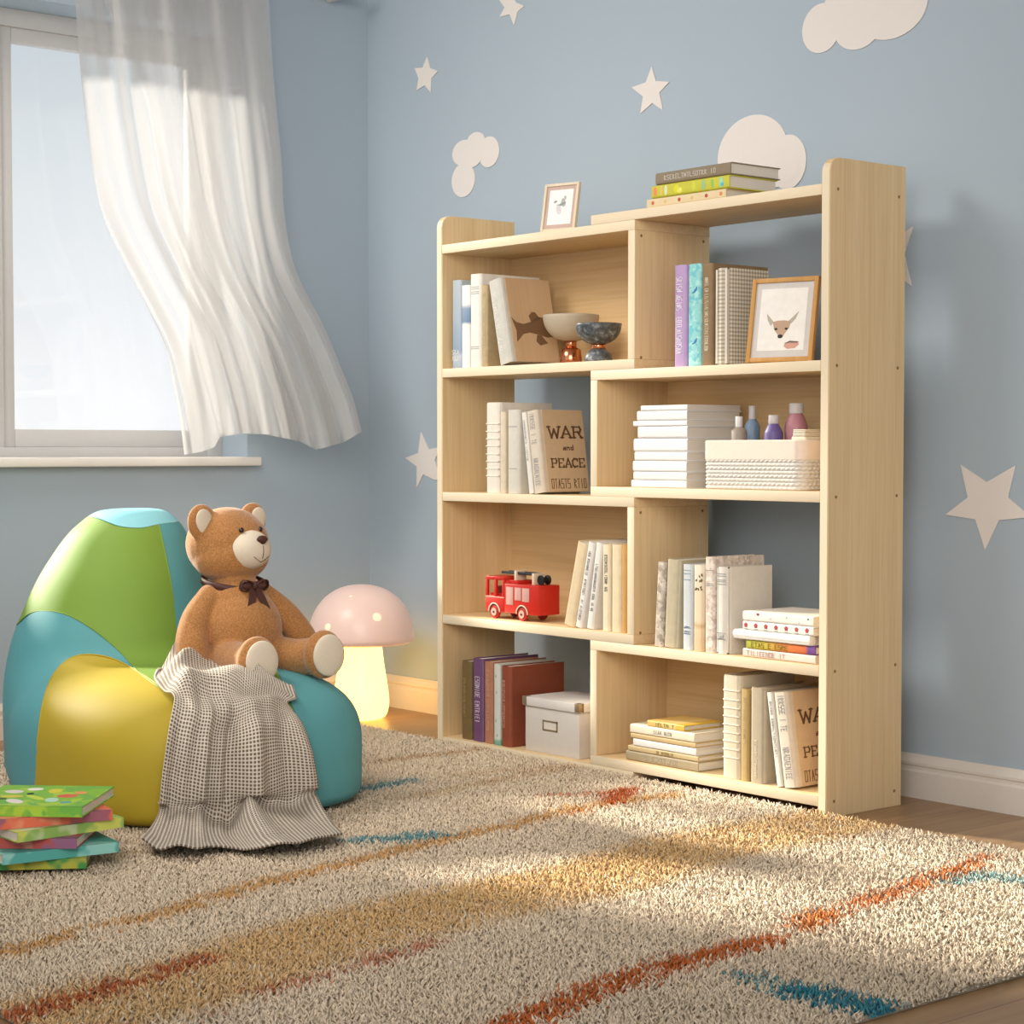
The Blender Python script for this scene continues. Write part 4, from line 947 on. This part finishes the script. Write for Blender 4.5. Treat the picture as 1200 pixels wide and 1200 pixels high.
def truck():
    x0 = aty(569, 722, .030).x; L = aty(631, 724, .030).x-x0; Wd = .066; y0 = .030; z0 = fl
    o = empty('toy_fire_engine', (x0, y0, z0+.0002)); tag(o, 'red wooden toy fire engine on the third shelf of the left column', 'toy vehicle')
    RD_ = M('C8281C', .35, .5, .04); DK = M('2E3438', .5); CRM = M('E0CDB4', .5); PKP = M('D2A39A', .5); BLK = M('1C1A1A', .5)
    Hc, Hb = .101, .086; zb = .016; k = L*.36
    bm = bmesh.new(); box(bm, (k, 0, zb), (L, Wd, Hb), .0025); box(bm, (k-.004, .004, zb+.004), (k+.01, Wd-.004, Hb+.006), .001); fin('body', bm, RD_, o, auto=35)
    bm = bmesh.new(); box(bm, (0, .0, zb), (k, Wd, .054), .002); box(bm, (0, 0, .092), (k, Wd, Hc), .002)
    for x in (0, k*.46, k-.008):
        for y in (0, Wd-.006): box(bm, (x, y, .053), (x+.008, y+.006, .093), .0008)
    box(bm, (.006, .012, .053), (k-.006, Wd-.012, .060)); fin('cab', bm, RD_, o, auto=35)
    boxo('seat', (.016, .014, .058), (k-.012, Wd-.014, .076), M('7A3020', .6), o)
    boxo('stripe', (0.001, -.0008, .050), (k, .0004, .0525), M('E39A88', .5), o)
    boxo('step_shelf', (k-.001, .006, Hb), (k+L*.22, Wd-.006, Hb+.008), RD_, o, .001)
    for i, (a, b_, c_, d_) in enumerate(((.40, .53, .036, .078), (.56, .68, .048, .078), (.70, .83, .046, .078))): boxo('shutter', (L*a, -.0009, c_), (L*b_, .0005, d_), PKP, o, .0004)
    for x in (L*.175, L*.70):
        for y, s_ in ((-.001, -1), (Wd-.007, 1)):
            bm = bmesh.new(); lathe(bm, [(0, 0), (.0150, 0), (.0160, .001), (.0160, .007), (.0150, .008), (0, .008)], 28); bmesh.ops.rotate(bm, verts=bm.verts[:], matrix=Matrix.Rotation(PI/2, 3, 'X')); bmesh.ops.translate(bm, verts=bm.verts[:], vec=(x, y+.008, .016)); w_ = fin('wheel', bm, M('B02A20', .5), o, auto=40)
            yy = y-.0012 if s_ < 0 else y+.0092
            bm = bmesh.new(); lathe(bm, [(0, -.0006), (.0095, -.0006), (.0095, .0008), (0, .0008)], 24); bmesh.ops.rotate(bm, verts=bm.verts[:], matrix=Matrix.Rotation(PI/2, 3, 'X')); bmesh.ops.translate(bm, verts=bm.verts[:], vec=(x, yy, .016)); fin('hub', bm, M('D9A99A', .5), w_)
            bm = bmesh.new(); lathe(bm, [(0, -.001), (.003, -.001), (.003, .0012), (0, .0012)], 16); bmesh.ops.rotate(bm, verts=bm.verts[:], matrix=Matrix.Rotation(PI/2, 3, 'X')); bmesh.ops.translate(bm, verts=bm.verts[:], vec=(x, yy-.0004*(-s_), .016)); fin('axle_cap', bm, BLK, w_)
        bm = bmesh.new(); tube(bm, [(x-.0205*math.cos(a), -.0012, .016+.0205*math.sin(a)) for a in [PI*i/16 for i in range(17)]], .0016, 8); fin('wheel_arch', bm, CRM, o, smooth=True)
        bm = bmesh.new(); prism(bm, [(x-.0185*math.cos(a), -.0004, .016+.0185*math.sin(a)) for a in [PI*i/16 for i in range(17)]], (0, -1, 0), .0003); fin('wheel_well', bm, M('4A1C16', .7), o)
    lad = empty('ladder', (0, 0, 0)); lad.parent = o
    bm = bmesh.new()
    for y in (Wd*.28, Wd*.62): box(bm, (.010+L*.14, y, Hc+.006), (L*.80, y+.005, Hc+.0125), .0008)
    for i in range(9): box(bm, (L*(.24+.06*i), Wd*.30, Hc+.008), (L*(.24+.06*i)+.004, Wd*.66, Hc+.0115))
    bpy.data.objects.remove(lad); fin('ladder', bm, DK, o, auto=35)
    for x in (L*.46, L*.79): boxo('ladder_post', (x, Wd*.22, Hb), (x+.008, Wd*.72, Hc+.016 if x < L*.6 else Hc+.012), CRM, o, .001)
    bm = bmesh.new(); lathe(bm, [(0, -.012), (.0115, -.012), (.0115, -.009), (.006, -.008), (.006, .008), (.0115, .009), (.0115, .012), (0, .012)], 24); bmesh.ops.rotate(bm, verts=bm.verts[:], matrix=Matrix.Rotation(PI/2, 3, 'X')); bmesh.ops.translate(bm, verts=bm.verts[:], vec=(L*.91, Wd*.5, Hb+.0118)); fin('hose_reel', bm, BLK, o, auto=40)
truck()

# right column, third compartment
G = 'books in the third compartment of the right column'; fl = FLOOR_R[3]
b, W, H = stand('thin mottled grey book leaning at the left of the third right compartment', G, 766, 775.8, 659, fl, .013, .15, blot_mat('cov_m1', 'BDB2A4', ['D6CCBE', 'A3988A'], 70), lean=3.4, ut=772.3)
b, W, H = stand('olive cream book leaning beside the thin grey one, third right compartment', G, 777.2, 793.5, 656, fl, .013, .165, M('BDB297', .6, .3, .1), lean=3, ut=783)
b, W, H = stand('pale icy blue book in the middle of the third right compartment', G, 799.5, 811, 661, fl, .012, .15, M('CCD2D6', .55)); spine_lines(b, W, [H*.93, H*.89, H*.82, H*.26, H*.22, H*.19], M('8FA0B0', .6)); spine_text(b, W, H, .18, .28, M('7C90A4', .6), 3, 6, .6)
b, W, H = stand('cream book with a dark flower sprig on its spine, third right compartment', G, 812, 824.3, 662, fl, .012, .15, spine_ramp('cov_fl', [(0, 'D3B48E'), (.25, 'DDC3A0'), (.3, 'C8A67E'), (.35, 'E0CCAE'), (.7, 'DFCDB2'), (1, 'E6DCCB')], 2, .1))
f = bmesh.new(); rn = random.Random(4)
for i in range(14): ell(f, (W*rn.uniform(.15, .9), .0, H*rn.uniform(.70, .93)), (.0022, .0006, .0034), Matrix.Rotation(rn.uniform(0, 3), 3, 'Y'), 10, 6)
fin('flower_print', f, M('6A5A3C', .7), b)
b, W, H = stand('tallest book of the third right compartment with a pinkish mottled spine', G, 825.5, 837.3, 652.5, fl, .012, .150, blot_mat('cov_m2', 'D9CABC', ['C2B2A6', 'E6DCD2'], 80)); spine_lines(b, W, [H*.72, H*.70, H*.86], GREYT)
b, W, H = stand('fat cream book with grey spine rules beside the stack with red flowers', G, 838, 852.5, 664, fl, .012, .135, M('E0DAD0', .6, .3, .05), r=.4); spine_lines(b, W, [H*.92, H*.895, H*.85, H*.83, H*.80, H*.24, H*.17], GREYT); spine_text(b, W, H, .15, .22, GREYT, 2, 9, .5)

def stack(items, fl, y, group, ref_v):
    """books lying flat, spine to the front; items bottom first: label, u0, u1, thickness, material, depth, yoff, extra"""
    z = fl+.0003; out = []
    for it in items:
        lb, u0, u1, th, mt, dp, yo = it[:7]; v = project(np.array([[.8, y+yo, z+th/2]]))[0][1]
        x0, x1 = aty(u0, v, y+yo).x, aty(u1, v, y+yo).x
        b = book(lb, group, th-.0004, dp, x1-x0, mt, (x1, y+yo, z), (0, -PI/2, 0), soft=it[7] if len(it) > 7 else False, r=.15); out.append((b, th-.0004, x1-x0)); z += th
    return out, z
def side_text(bk, th, Ln, a0, a1, mat, n, seed, hgt=.5):
    """lettering along the spine of a lying book; a0..a1 from its left end"""
    letters('lettering', bk, (th*(.5-hgt/2), -.0001, Ln*(1-a0)), (0, 0, -1), (1, 0, 0), (0, -1, 0), Ln*(a1-a0), th*hgt, n, mat, seed)
G = 'books stacked flat in the third right compartment'
FW = M('ECE6DF', .6)
S3, z = stack([
    ('pale pink book at the bottom of the stack with red flowers', 870.5, 955.5, .0175, M('E2CFC4', .6), .15, 0),
    ('yellow to purple rainbow-spined book, second from the bottom of its stack', 874.5, 955.5, .0180, spine_ramp('cov_rb', [(0, '6A3E86'), (.1, '6A3E86'), (.14, 'C8622E'), (.45, 'D07A30'), (.75, 'BFAE3A'), (1, 'A8B03A')], 2, .06), .15, 0),
    ('white rolled booklet bulging out in the middle of the stack with red flowers', 860, 948, .0200, M('E9E7E2', .5), .15, -.004),
    ('white book with a row of red flowers along its spine', 870.5, 953, .0185, FW, .15, 0),
    ('white book with sparse tiny flowers on top of the right compartment stack', 870.5, 953, .0205, M('EEE9E0', .6), .15, 0)], fl, .012, G, 740)
b, th, Ln = S3[2]
bm = bmesh.new(); tube(bm, [(th/2, .0085, -.002), (th/2, .0085, Ln+.002)], th*.5, 20); fin('rounded_spine', bm, M('ECEAE6', .5), b, auto=50)
side_text(*S3[0], .06, .6, M('B8A49C', .6), 12, 41); side_text(*S3[1], .08, .62, M('8A7A28', .6), 11, 42)
b, th, Ln = S3[3]
for i in range(7):
    f = bmesh.new(); cz = Ln*(.955-.145*i)
    for k in range(5): ell(f, (th*.55+.0028*math.cos(k*1.257), .0, cz+.0028*math.sin(k*1.257)), (.0026, .0006, .0026), None, 10, 6)
    fin('flower_print', f, M('B8434C', .6), b)
    boxo('leaf_print', (th*.10, -.0004, cz-.005), (th*.16, .0003, cz+.004), M('6E8474', .6), b)
b, th, Ln = S3[4]
for a, xx, m_, r_ in ((.22, .75, 'A2485A', .003), (.4, .4, 'E3B9BA', .002), (.63, .65, '9DB09C', .0016), (.8, .3, 'C9D8C8', .0025), (.93, .7, '7C8A74', .0022)):
    f = bmesh.new(); ell(f, (th*xx, 0, Ln*(1-a)), (r_, .0006, r_*1.4), None, 12, 8); fin('flower_print', f, M(m_, .6), b)

# left column, bottom compartment
G = 'books in the bottom left compartment'; fl = FLOOR_L[4]
b, W, H = stand('olive brown book at the left of the bottom left compartment', G, 540.3, 552, 774, fl, .016, .15, M('75603C', .6, .3, .1)); spine_text(b, W, H, .28, .78, M('A8946C', .6), 14, 51, .25, .35)
b, W, H = stand('purple book with a bold white title in the bottom left compartment', G, 553.3, 565.8, 771, fl, .015, .175, M('6E4A72', .55, .3, .06)); spine_text(b, W, H, .22, .78, M('D9CEDA', .6), 9, 52, .5)
b, W, H = stand('salmon book between the purple and the mint book, bottom left compartment', G, 567, 577, 775, fl, .014, .17, M('B07A62', .6, .3, .1)); spine_text(b, W, H, .15, .9, M('D0A488', .6), 20, 53, .35)
b, W, H = stand('thin pale mint book in the bottom left compartment', G, 578.2, 585.8, 778, fl, .013, .165, spine_ramp('cov_mint', [(0, '5E9C84'), (.05, '7CB09A'), (.08, 'CBD2CA'), (1, 'CDCFC6')], 2, .04))
f = bmesh.new()
for z_, x_ in ((.85, .4), (.65, .5), (.3, .4), (.12, .6)): ell(f, (W*x_, 0, H*z_), (.0016, .0005, .004), None, 10, 6)
fin('leaf_print', f, M('6FA392', .6), b)
b, W, H = stand('large rust red book beside the white storage box', G, 586.8, 598.3, 780, fl, .013, .168, M('8E4A34', .55, .3, .08)); spine_text(b, W, H, .22, .82, M('D8A488', .6), 16, 54, .35, .3)
def storage():
    y = .020; a = aty(615.7, 874, y); b_ = aty(678.7, 886, y); w = b_.x-a.x; h = aty(615.7, 826, y).z-fl; dp = .15
    o = empty('storage_box', (a.x, y, fl+.0003)); tag(o, 'white lidded storage box with metal corners in the bottom left compartment', 'storage box')
    WM = M('D6CFC8', .6, .3, .03); MT = NT('aged_metal'); MT.col(lin('A8957A')); MT.p(Metallic=.7, Roughness=.4); MT = MT.m
    boxo('box_body', (0, 0, 0), (w, dp, h+.008), WM, o, .0012)
    lh = .021; boxo('lid', (-.005, -.005, h), (w+.005, dp+.004, h+lh), M('DDD8D4', .55, .3, .02), o, .0015)
    for x in (-.0056, w+.0056-.016):
        bm = bmesh.new(); box(bm, (x, -.0058, h+.001), (x+.016, .010, h+lh+.0006), .0015); fin('metal_corner', bm, MT, o, auto=35)
    bm = bmesh.new(); cx, cz = w*.47, h*.62; ww, hh, f = .052, .024, .0036
    for lo, hi in (((-ww/2, -.002, -hh/2), (ww/2, .0005, -hh/2+f)), ((-ww/2, -.002, hh/2-f), (ww/2, .0005, hh/2)), ((-ww/2, -.002, -hh/2), (-ww/2+f, .0005, hh/2)), ((ww/2-f, -.002, -hh/2), (ww/2, .0005, hh/2))):
        box(bm, (cx+lo[0], lo[1], cz+lo[2]), (cx+hi[0], hi[1], cz+hi[2]), .0006)
    fin('label_holder', bm, MT, o, auto=35); boxo('label_card', (cx-ww/2+f*.5, -.0006, cz-hh/2+f*.5), (cx+ww/2-f*.5, .0002, cz+hh/2-f*.5), M('DDD6CC', .8), o)
storage()

# right column, second compartment
G = 'white books stacked in the second right compartment'; fl = FLOOR_R[2]
hs = [(735+x0/5.217, 735+x1/5.217, (y1-y0)/5.217) for x0, x1, y0, y1 in ((25, 361, 512, 558), (38, 362, 460, 512), (35, 361, 393, 460), (45, 365, 337, 393), (40, 366, 255, 337), (65, 366, 180, 255), (37, 364, 147, 180), (60, 365, 85, 147), (83, 366, 52, 85))]
sc_ = (aty(770, 475, .014).z-aty(770, 571.8, .014).z)/(sum(h for *_, h in hs)); nm = ['bottom', 'second from the bottom', 'third from the bottom', 'fourth from the bottom', 'middle', 'fourth from the top', 'third from the top', 'second from the top', 'top']
S2, z = stack([('white book %s of the tall white stack beside the woven basket' % ('at the '+n_ if n_ in ('bottom', 'top') else ', '+n_ if 0 else n_ if 'from' in n_ else 'in the '+n_), u0, u1, h*sc_, M('E9E7E5' if i % 2 else 'EFEDEB', .55, .3, .02), .17-.004*(i % 3), 0, i in (0, 6, 8)) for i, ((u0, u1, h), n_) in enumerate(zip(hs, nm))], fl, .014, G, 520)
def basket():
    y = .016; a = aty(824, 574, y); b_ = aty(939.5, 573, y); w = b_.x-a.x; dp = .165; h = aty(830, 537.5, y).z-fl; hr = aty(830, 516, y).z-fl
    o = empty('basket', (a.x, y, fl+.0003)); tag(o, 'white woven rope basket with a cream cloth rim in the second right compartment', 'basket')
    def rr(x0, y0, x1, y1, r, n=8):
        P = []
        for cx, cy, s_ in ((x1-r, y1-r, 0), (x0+r, y1-r, 1), (x0+r, y0+r, 2), (x1-r, y0+r, 3)): P += [(cx+r*math.cos(PI/2*(s_+i/n)), cy+r*math.sin(PI/2*(s_+i/n))) for i in range(n+1)]
        return P
    def resample(P, n):
        P = np.array(P+[P[0]]); d = np.r_[0, np.cumsum(np.linalg.norm(np.diff(P, axis=0), axis=1))]; s_ = np.linspace(0, d[-1], n, endpoint=False)
        return np.stack([np.interp(s_, d, P[:, 0]), np.interp(s_, d, P[:, 1])], 1), s_, d[-1]
    Q, s_, Ltot = resample(rr(0, 0, w, dp, .022), 660); tan = np.roll(Q, -1, 0)-np.roll(Q, 1, 0); nn = np.stack([tan[:, 1], -tan[:, 0]], 1); nn /= np.linalg.norm(nn, axis=1, keepdims=True)
    nz = 84; zz = np.linspace(0, h, nz); rowh = h/8.0
    P = np.zeros((nz, 661, 3)); nper = round(Ltot/.0125)
    for i, z_ in enumerate(zz):
        row = int(min(z_/rowh, 7.999)); fz = (z_-row*rowh)/rowh; sgn = 1 if row % 2 == 0 else -1
        d = .0045*(np.sin(PI*fz)**.6)*(.45+.55*np.abs(np.sin(PI*(s_/Ltot*nper+sgn*fz*.55+.25*row))))
        q = Q+nn*d[:, None]; P[i, :660, :2] = q; P[i, 660, :2] = q[0]; P[i, :, 2] = z_
    grid_mesh('woven_body', P[:, ::-1], M('D9D4CC', .8, .2, .05), o)
    bm = bmesh.new(); prism(bm, [(x, y_, .001) for x, y_ in rr(0, 0, w, dp, .022)], (0, 0, 1), .003); fin('basket_base', bm, M('C9C2B6', .8), o)
    bm = bmesh.new(); po, pi_ = rr(-.004, -.004, w+.004, dp+.004, .024), rr(.003, .003, w-.003, dp-.003, .020)
    rg = [[bm.verts.new((x, y_, z_)) for x, y_ in p] for p, z_ in ((pi_, h*.95), (po, h*.98), (po, hr-.002), (rr(-.002, -.002, w+.002, dp+.002, .024), hr), (rr(.001, .001, w-.001, dp-.001, .02), hr), (pi_, hr-.003))]; k = len(po)
    for i in range(len(rg)):
        A_, B_ = rg[i], rg[(i+1) % len(rg)]
        for j in range(k): bm.faces.new((A_[j], A_[(j+1) % k], B_[(j+1) % k], B_[j]))
    bmesh.ops.recalc_face_normals(bm, faces=bm.faces[:]); fin('cloth_rim', bm, M('E6D6C8', .85, .2, .03, 120, 0, .2), o, auto=40, label='cream cloth rim')
    return a.x, w, dp
bx, bw, bdp = basket()
def bottle(label, u, vt, vsh, vneck, ru, rn, y, mats, fl):
    c = aty(u, 516, y); dist = (c-Vector(_C)).dot(Vector(_F)); R = ru*dist/CF; rc = rn*dist/CF
    Z = lambda v: aty(u, v, y).z-fl-.0045
    o = empty('bottle', (c.x, y, fl+.0045)); tag(o, label, 'bottle', 'small bottles in the woven basket')
    bm = bmesh.new(); zs_, zn = Z(vsh), Z(vneck); pr = [(0, 0), (R*.9, 0), (R, .004), (R, zs_)]+[(R-(R-rc*.85)*math.sin(i*PI/16)**1.3, zs_+(zn-zs_)*math.sin(i*PI/16)) for i in range(1, 9)]
    lathe(bm, pr, 32); fin('bottle_body', bm, mats[0], o, smooth=True)
    bm = bmesh.new(); lathe(bm, [(0, zn-.001), (rc*.95, zn-.001), (rc, zn+.001), (rc, Z(vt)-.001), (rc*.93, Z(vt)), (0, Z(vt))], 28); fin('cap', bm, mats[1], o, auto=40); return o
CAP = M('C9C6C6', .4)
bottle('short grey bottle with a white cap at the left of the woven basket', 866, 488, 505, 500, 9.5, 4.3, .060, [M('A3978A', .5), M('E2E0DE', .4)], fl)
bottle('tall blue bottle with a slim pale cap, behind the grey bottle in the basket', 881.5, 475.5, 500, 490.5, 9, 4.2, .115, [M('7A92AE', .45), CAP], fl)
bottle('small violet bottle with a pale cap in the middle of the woven basket', 906.5, 486.5, 508, 496, 11, 6.2, .070, [M('6A5C96', .45), CAP], fl)
bottle('pink bottle with a wide white cap near the right of the woven basket', 933, 472.5, 500, 484, 13.5, 8.5, .105, [M('B07A86', .45), CAP], fl)
def cloths():
    y0 = .022; xa = aty(931, 505, y0+.02).x
    for i, (z0, z1, dx, lb) in enumerate(((.028, .060, 0, 'thick folded cream cloth lowest in the right end of the woven basket'), (.0603, .069, .004, 'folded cream cloth in the middle of the pile in the basket'), (.0693, .0775, .005, 'thin cream cloth topmost in the right end of the woven basket'))):
        hr = aty(830, 516, .016).z-fl; zz0, zz1 = (hr-.022, hr+.0075) if i == 0 else (hr+.0078, hr+.0150) if i == 1 else (hr+.0153, hr+.0215)
        o = empty('folded_cloth', (xa+dx, y0+.01, fl+zz0)); tag(o, lb, 'cloth', 'folded cloths in the woven basket')
        n_ = 2; t_ = (zz1-zz0)/n_
        for k in range(n_): boxo('fold', (0, 0, k*t_), (bx+bw-.006-xa-dx, .12, (k+1)*t_-.0003), M('E3D8C4', .9, .1, .04), o, min(t_*.42, .003), 3)
cloths()

# right column, bottom compartment
G = 'books stacked flat in the bottom right compartment'; fl = FLOOR_R[4]
S4, z = stack([
    ('taupe book at the bottom of the pile in the bottom right compartment', 733.5, 818, .0215, M('A39478', .6, .3, .06), .15, 0),
    ('yellowish tan thin book, second from the bottom in the bottom right pile', 736, 818, .0120, M('C0AB80', .6, .3, .05), .15, 0),
    ('white book in the middle of the pile in the bottom right compartment', 742, 815.5, .0165, M('DDDAD8', .55), .15, 0),
    ('thin tan book under the cream topped one in the bottom right pile', 739, 815, .0110, M('C4A878', .6, .3, .06), .15, 0),
    ('thick cream book second from the top in the bottom right pile', 738.5, 813.5, .0200, M('DFD6C0', .6), .15, 0),
    ('small orange and yellow book on top of the bottom right pile', 758.5, 801.5, .0130, spine_ramp('cov_or', [(0, 'D9B23E'), (.2, 'D8B048'), (.25, 'DFC37E'), (1, 'D9AE5A')], 2, .1), .115, .004)], fl, .014, G, 870)
side_text(*S4[0], .25, .72, M('C4B8A4', .6), 14, 61, .4); side_text(*S4[1], .42, .66, M('8A7444', .6), 7, 62, .5); side_text(*S4[4], .38, .66, M('A4A49A', .6), 9, 63, .35); side_text(*S4[5], .22, .75, M('6E7A34', .6), 7, 64, .55)
G = 'books in the bottom right compartment'
b, W, H = stand('thick cream ring-banded album in the bottom right compartment', G, 846, 867.3, 790, fl, .014, .165, M('D6CAB2', .7, .3, .05)); bands(b, W, H, [.20, .28, .36, .44, .52, .60, .68, .76, .85], M('E0D6C2', .7))
b, W, H = stand('thin golden tan book beside the ring-banded album, bottom right compartment', G, 867.9, 877, 807, fl, .013, .15, M('B79C66', .6, .3, .1)); spine_text(b, W, H, .4, .9, GOLD, 12, 71, .3)
b, W, H = stand('greyish beige thick book in the bottom right compartment', G, 878.5, 896, 805, fl, .012, .16, M('ADA08A', .6, .3, .06)); spine_text(b, W, H, .05, .45, CREAMT, 12, 72, .2, .4)
b, W, H = stand('thin white book leaning on the block-lettered book, bottom right compartment', G, 910.5, 917.6, 811.5, fl, .012, .145, M('DDD8CE', .6), lean=-9, ut=897); spine_text(b, W, H, .3, .9, GREYT, 12, 73, .35)
war(G, 'tan book with big block letters cut off by the right side panel, bottom right compartment', 918.2, 935, 812, 905, fl, .012, -9, .145)

# on top of the bookcase
G = 'books lying on top of the bookcase'
ST, z = stack([
    ('cream book with red dots at the bottom of the stack on top of the bookcase', 758, 850.6, .0195, M('DFCBA4', .6), .15, 0),
    ('book with colourful figures on its spine, middle of the stack on top of the bookcase', 763.5, 854.5, .0275, M('C6C23E', .55), .145, 0),
    ('taupe hardback with a white title on top of the bookcase stack', 768.3, 856, .0255, M('8A7C66', .6, .3, .04), .15, 0)], TOP_R, .010, G, 200)
side_text(*ST[2], .12, .82, M('CFC8BC', .6), 18, 81, .36)
b, th, Ln = ST[0]
for a, m_ in ((.08, 'C86A4A'), (.24, 'D9BE86'), (.42, 'B8483E'), (.58, 'D8B878'), (.76, 'B8483E'), (.94, 'D98A50')):
    f = bmesh.new(); ell(f, (th*.5, 0, Ln*(1-a)), (.0042, .0006, .0045), None, 14, 8); fin('dot_print', f, M(m_, .6), b)
b, th, Ln = ST[1]
for i, (a, c1, w_, h_) in enumerate(((.05, 'E0905C', .010, .010), (.13, 'D8C06A', .006, .011), (.19, 'DCDCC0', .007, .011), (.33, 'D8D428', .014, .009), (.37, 'E4E060', .013, .006), (.55, 'CDD23C', .009, .011), (.68, '9CC084', .011, .011), (.79, '8CBE5A', .006, .010), (.90, '9ED2B4', .009, .011), (.91, '58B8C8', .009, .005))):
    f = bmesh.new(); ell(f, (th*(.5 if w_ > .0 else .5)-(.004 if i in (4, 9) else 0), 0, Ln*(1-a)), (h_, .0007+.00015*(i in (4, 9)), w_*.62), None, 18, 10); fin('figure_print', f, M(c1, .6), b)

# ---- children's books on the rug
def floor_books():
    G = "children's books stacked on the rug beside the bean bag"; z = RUG_Z+.003
    edge = M('D8D0C0', .7)
    # centre of the stack from its top corner
    def quad(th, w, d, ang, cx, cy, z, cover, lb, art=None):
        o = empty('picture_book', (cx, cy, z), (0, 0, ang)); tag(o, lb, 'book', G)
        tb = .0016; boxo('front_cover', (-w/2, -d/2, th-tb), (w/2, d/2, th), cover, o); boxo('back_cover', (-w/2, -d/2, 0), (w/2, d/2, tb), cover, o)
        boxo('spine', (-w/2-.0005, -d/2, 0), (-w/2+.0015, d/2, th), cover, o); boxo('page_block', (-w/2+.0016, -d/2+.002, tb), (w/2-.002, d/2-.002, th-tb), edge, o); return o
    A = atz(96, 944, .13); Bk = atz(137, 918, .13); n = 6
    e = (Bk-A); e.z = 0; a1 = math.atan2(e.y, e.x); w = .20; d = .20
    th = (.128-z)/n
    spec = [(.18, 'green and yellow picture book at the bottom of the floor stack', blot_mat('pb0', 'A8A83A', ['3E8A3E', 'C8C040'], 14), -.10, .0, .0),
            (.62, 'teal picture book second from the bottom of the floor stack', blot_mat('pb1', '4FA39C', ['8CC8C0'], 12), .16, .01, -.005),
            (.05, 'red and mauve picture book third from the bottom of the floor stack', blot_mat('pb2', 'B04A44', ['8A5A7C', 'C87A6A'], 12), -.02, .0, .0),
            (.80, 'pale green picture book turned cornerwise in the floor stack', blot_mat('pb3', '8CB25A', ['C9CE60', 'B8C898'], 12), .10, .0, .0),
            (.55, 'coral picture book just under the top one of the floor stack', blot_mat('pb4', 'D8694C', ['9A5A6A', 'E08A6A'], 12), .02, -.01, .0),
            (0, 'bright green picture book with cartoon drawings on top of the floor stack', blot_mat('pb5', '7FB836', ['A5C93A', '6CAE40'], 20), 0, 0, 0)]
    # top book's near-right corner is A; its right edge runs along e
    ex = e.normalized(); ey = Vector((-ex.y, ex.x, 0)); 
    cen = A+ex*d*.5+ey*w*.5 if (A+ex*d*.5+ey*w*.5-Vector(_C)).dot(Vector(_R)) < (A-Vector(_C)).dot(Vector(_R)) else A+ex*d*.5-ey*w*.5
    for i, (da, lb, mt, _, ox, oy) in enumerate(spec):
        o = quad(th-.0004, .205 if i < 5 else w, .17 if i in (0, 2) else .2, a1+da+PI/2*0, cen.x+ox, cen.y+oy, z+i*th, mt, lb)
    # drawings on the top cover
    rn = random.Random(3)
    for k, (x, y_, rx, ry, c_) in enumerate(((-.055, .03, .024, .012, 'E6E0DA'), (-.01, .05, .02, .012, 'D8C84A'), (.035, .06, .018, .014, 'E3DAD8'), (.0, -.045, .018, .016, 'D9604A'), (-.04, -.03, .012, .02, 'B8DCC8'), (.045, -.01, .02, .012, 'D9CF3E'), (.06, .03, .012, .014, 'F0ECE8'), (-.06, -.06, .01, .01, '5FA8A0'), (-.02, .005, .03, .008, 'C6D84A'), (.03, -.06, .014, .01, 'E89A5A'), (.015, .025, .008, .006, '3A3A30'), (-.035, .06, .01, .006, '4A5A30'))):
        b = bmesh.new(); prism(b, [(p[0], p[1], th-.0004) for p in oval(x, y_, rx, ry, 16, rn.uniform(0, 3))], (0, 0, 1), .0002+.00004*k); fin('cover_drawing', b, M(c_, .6), o)
floor_books()
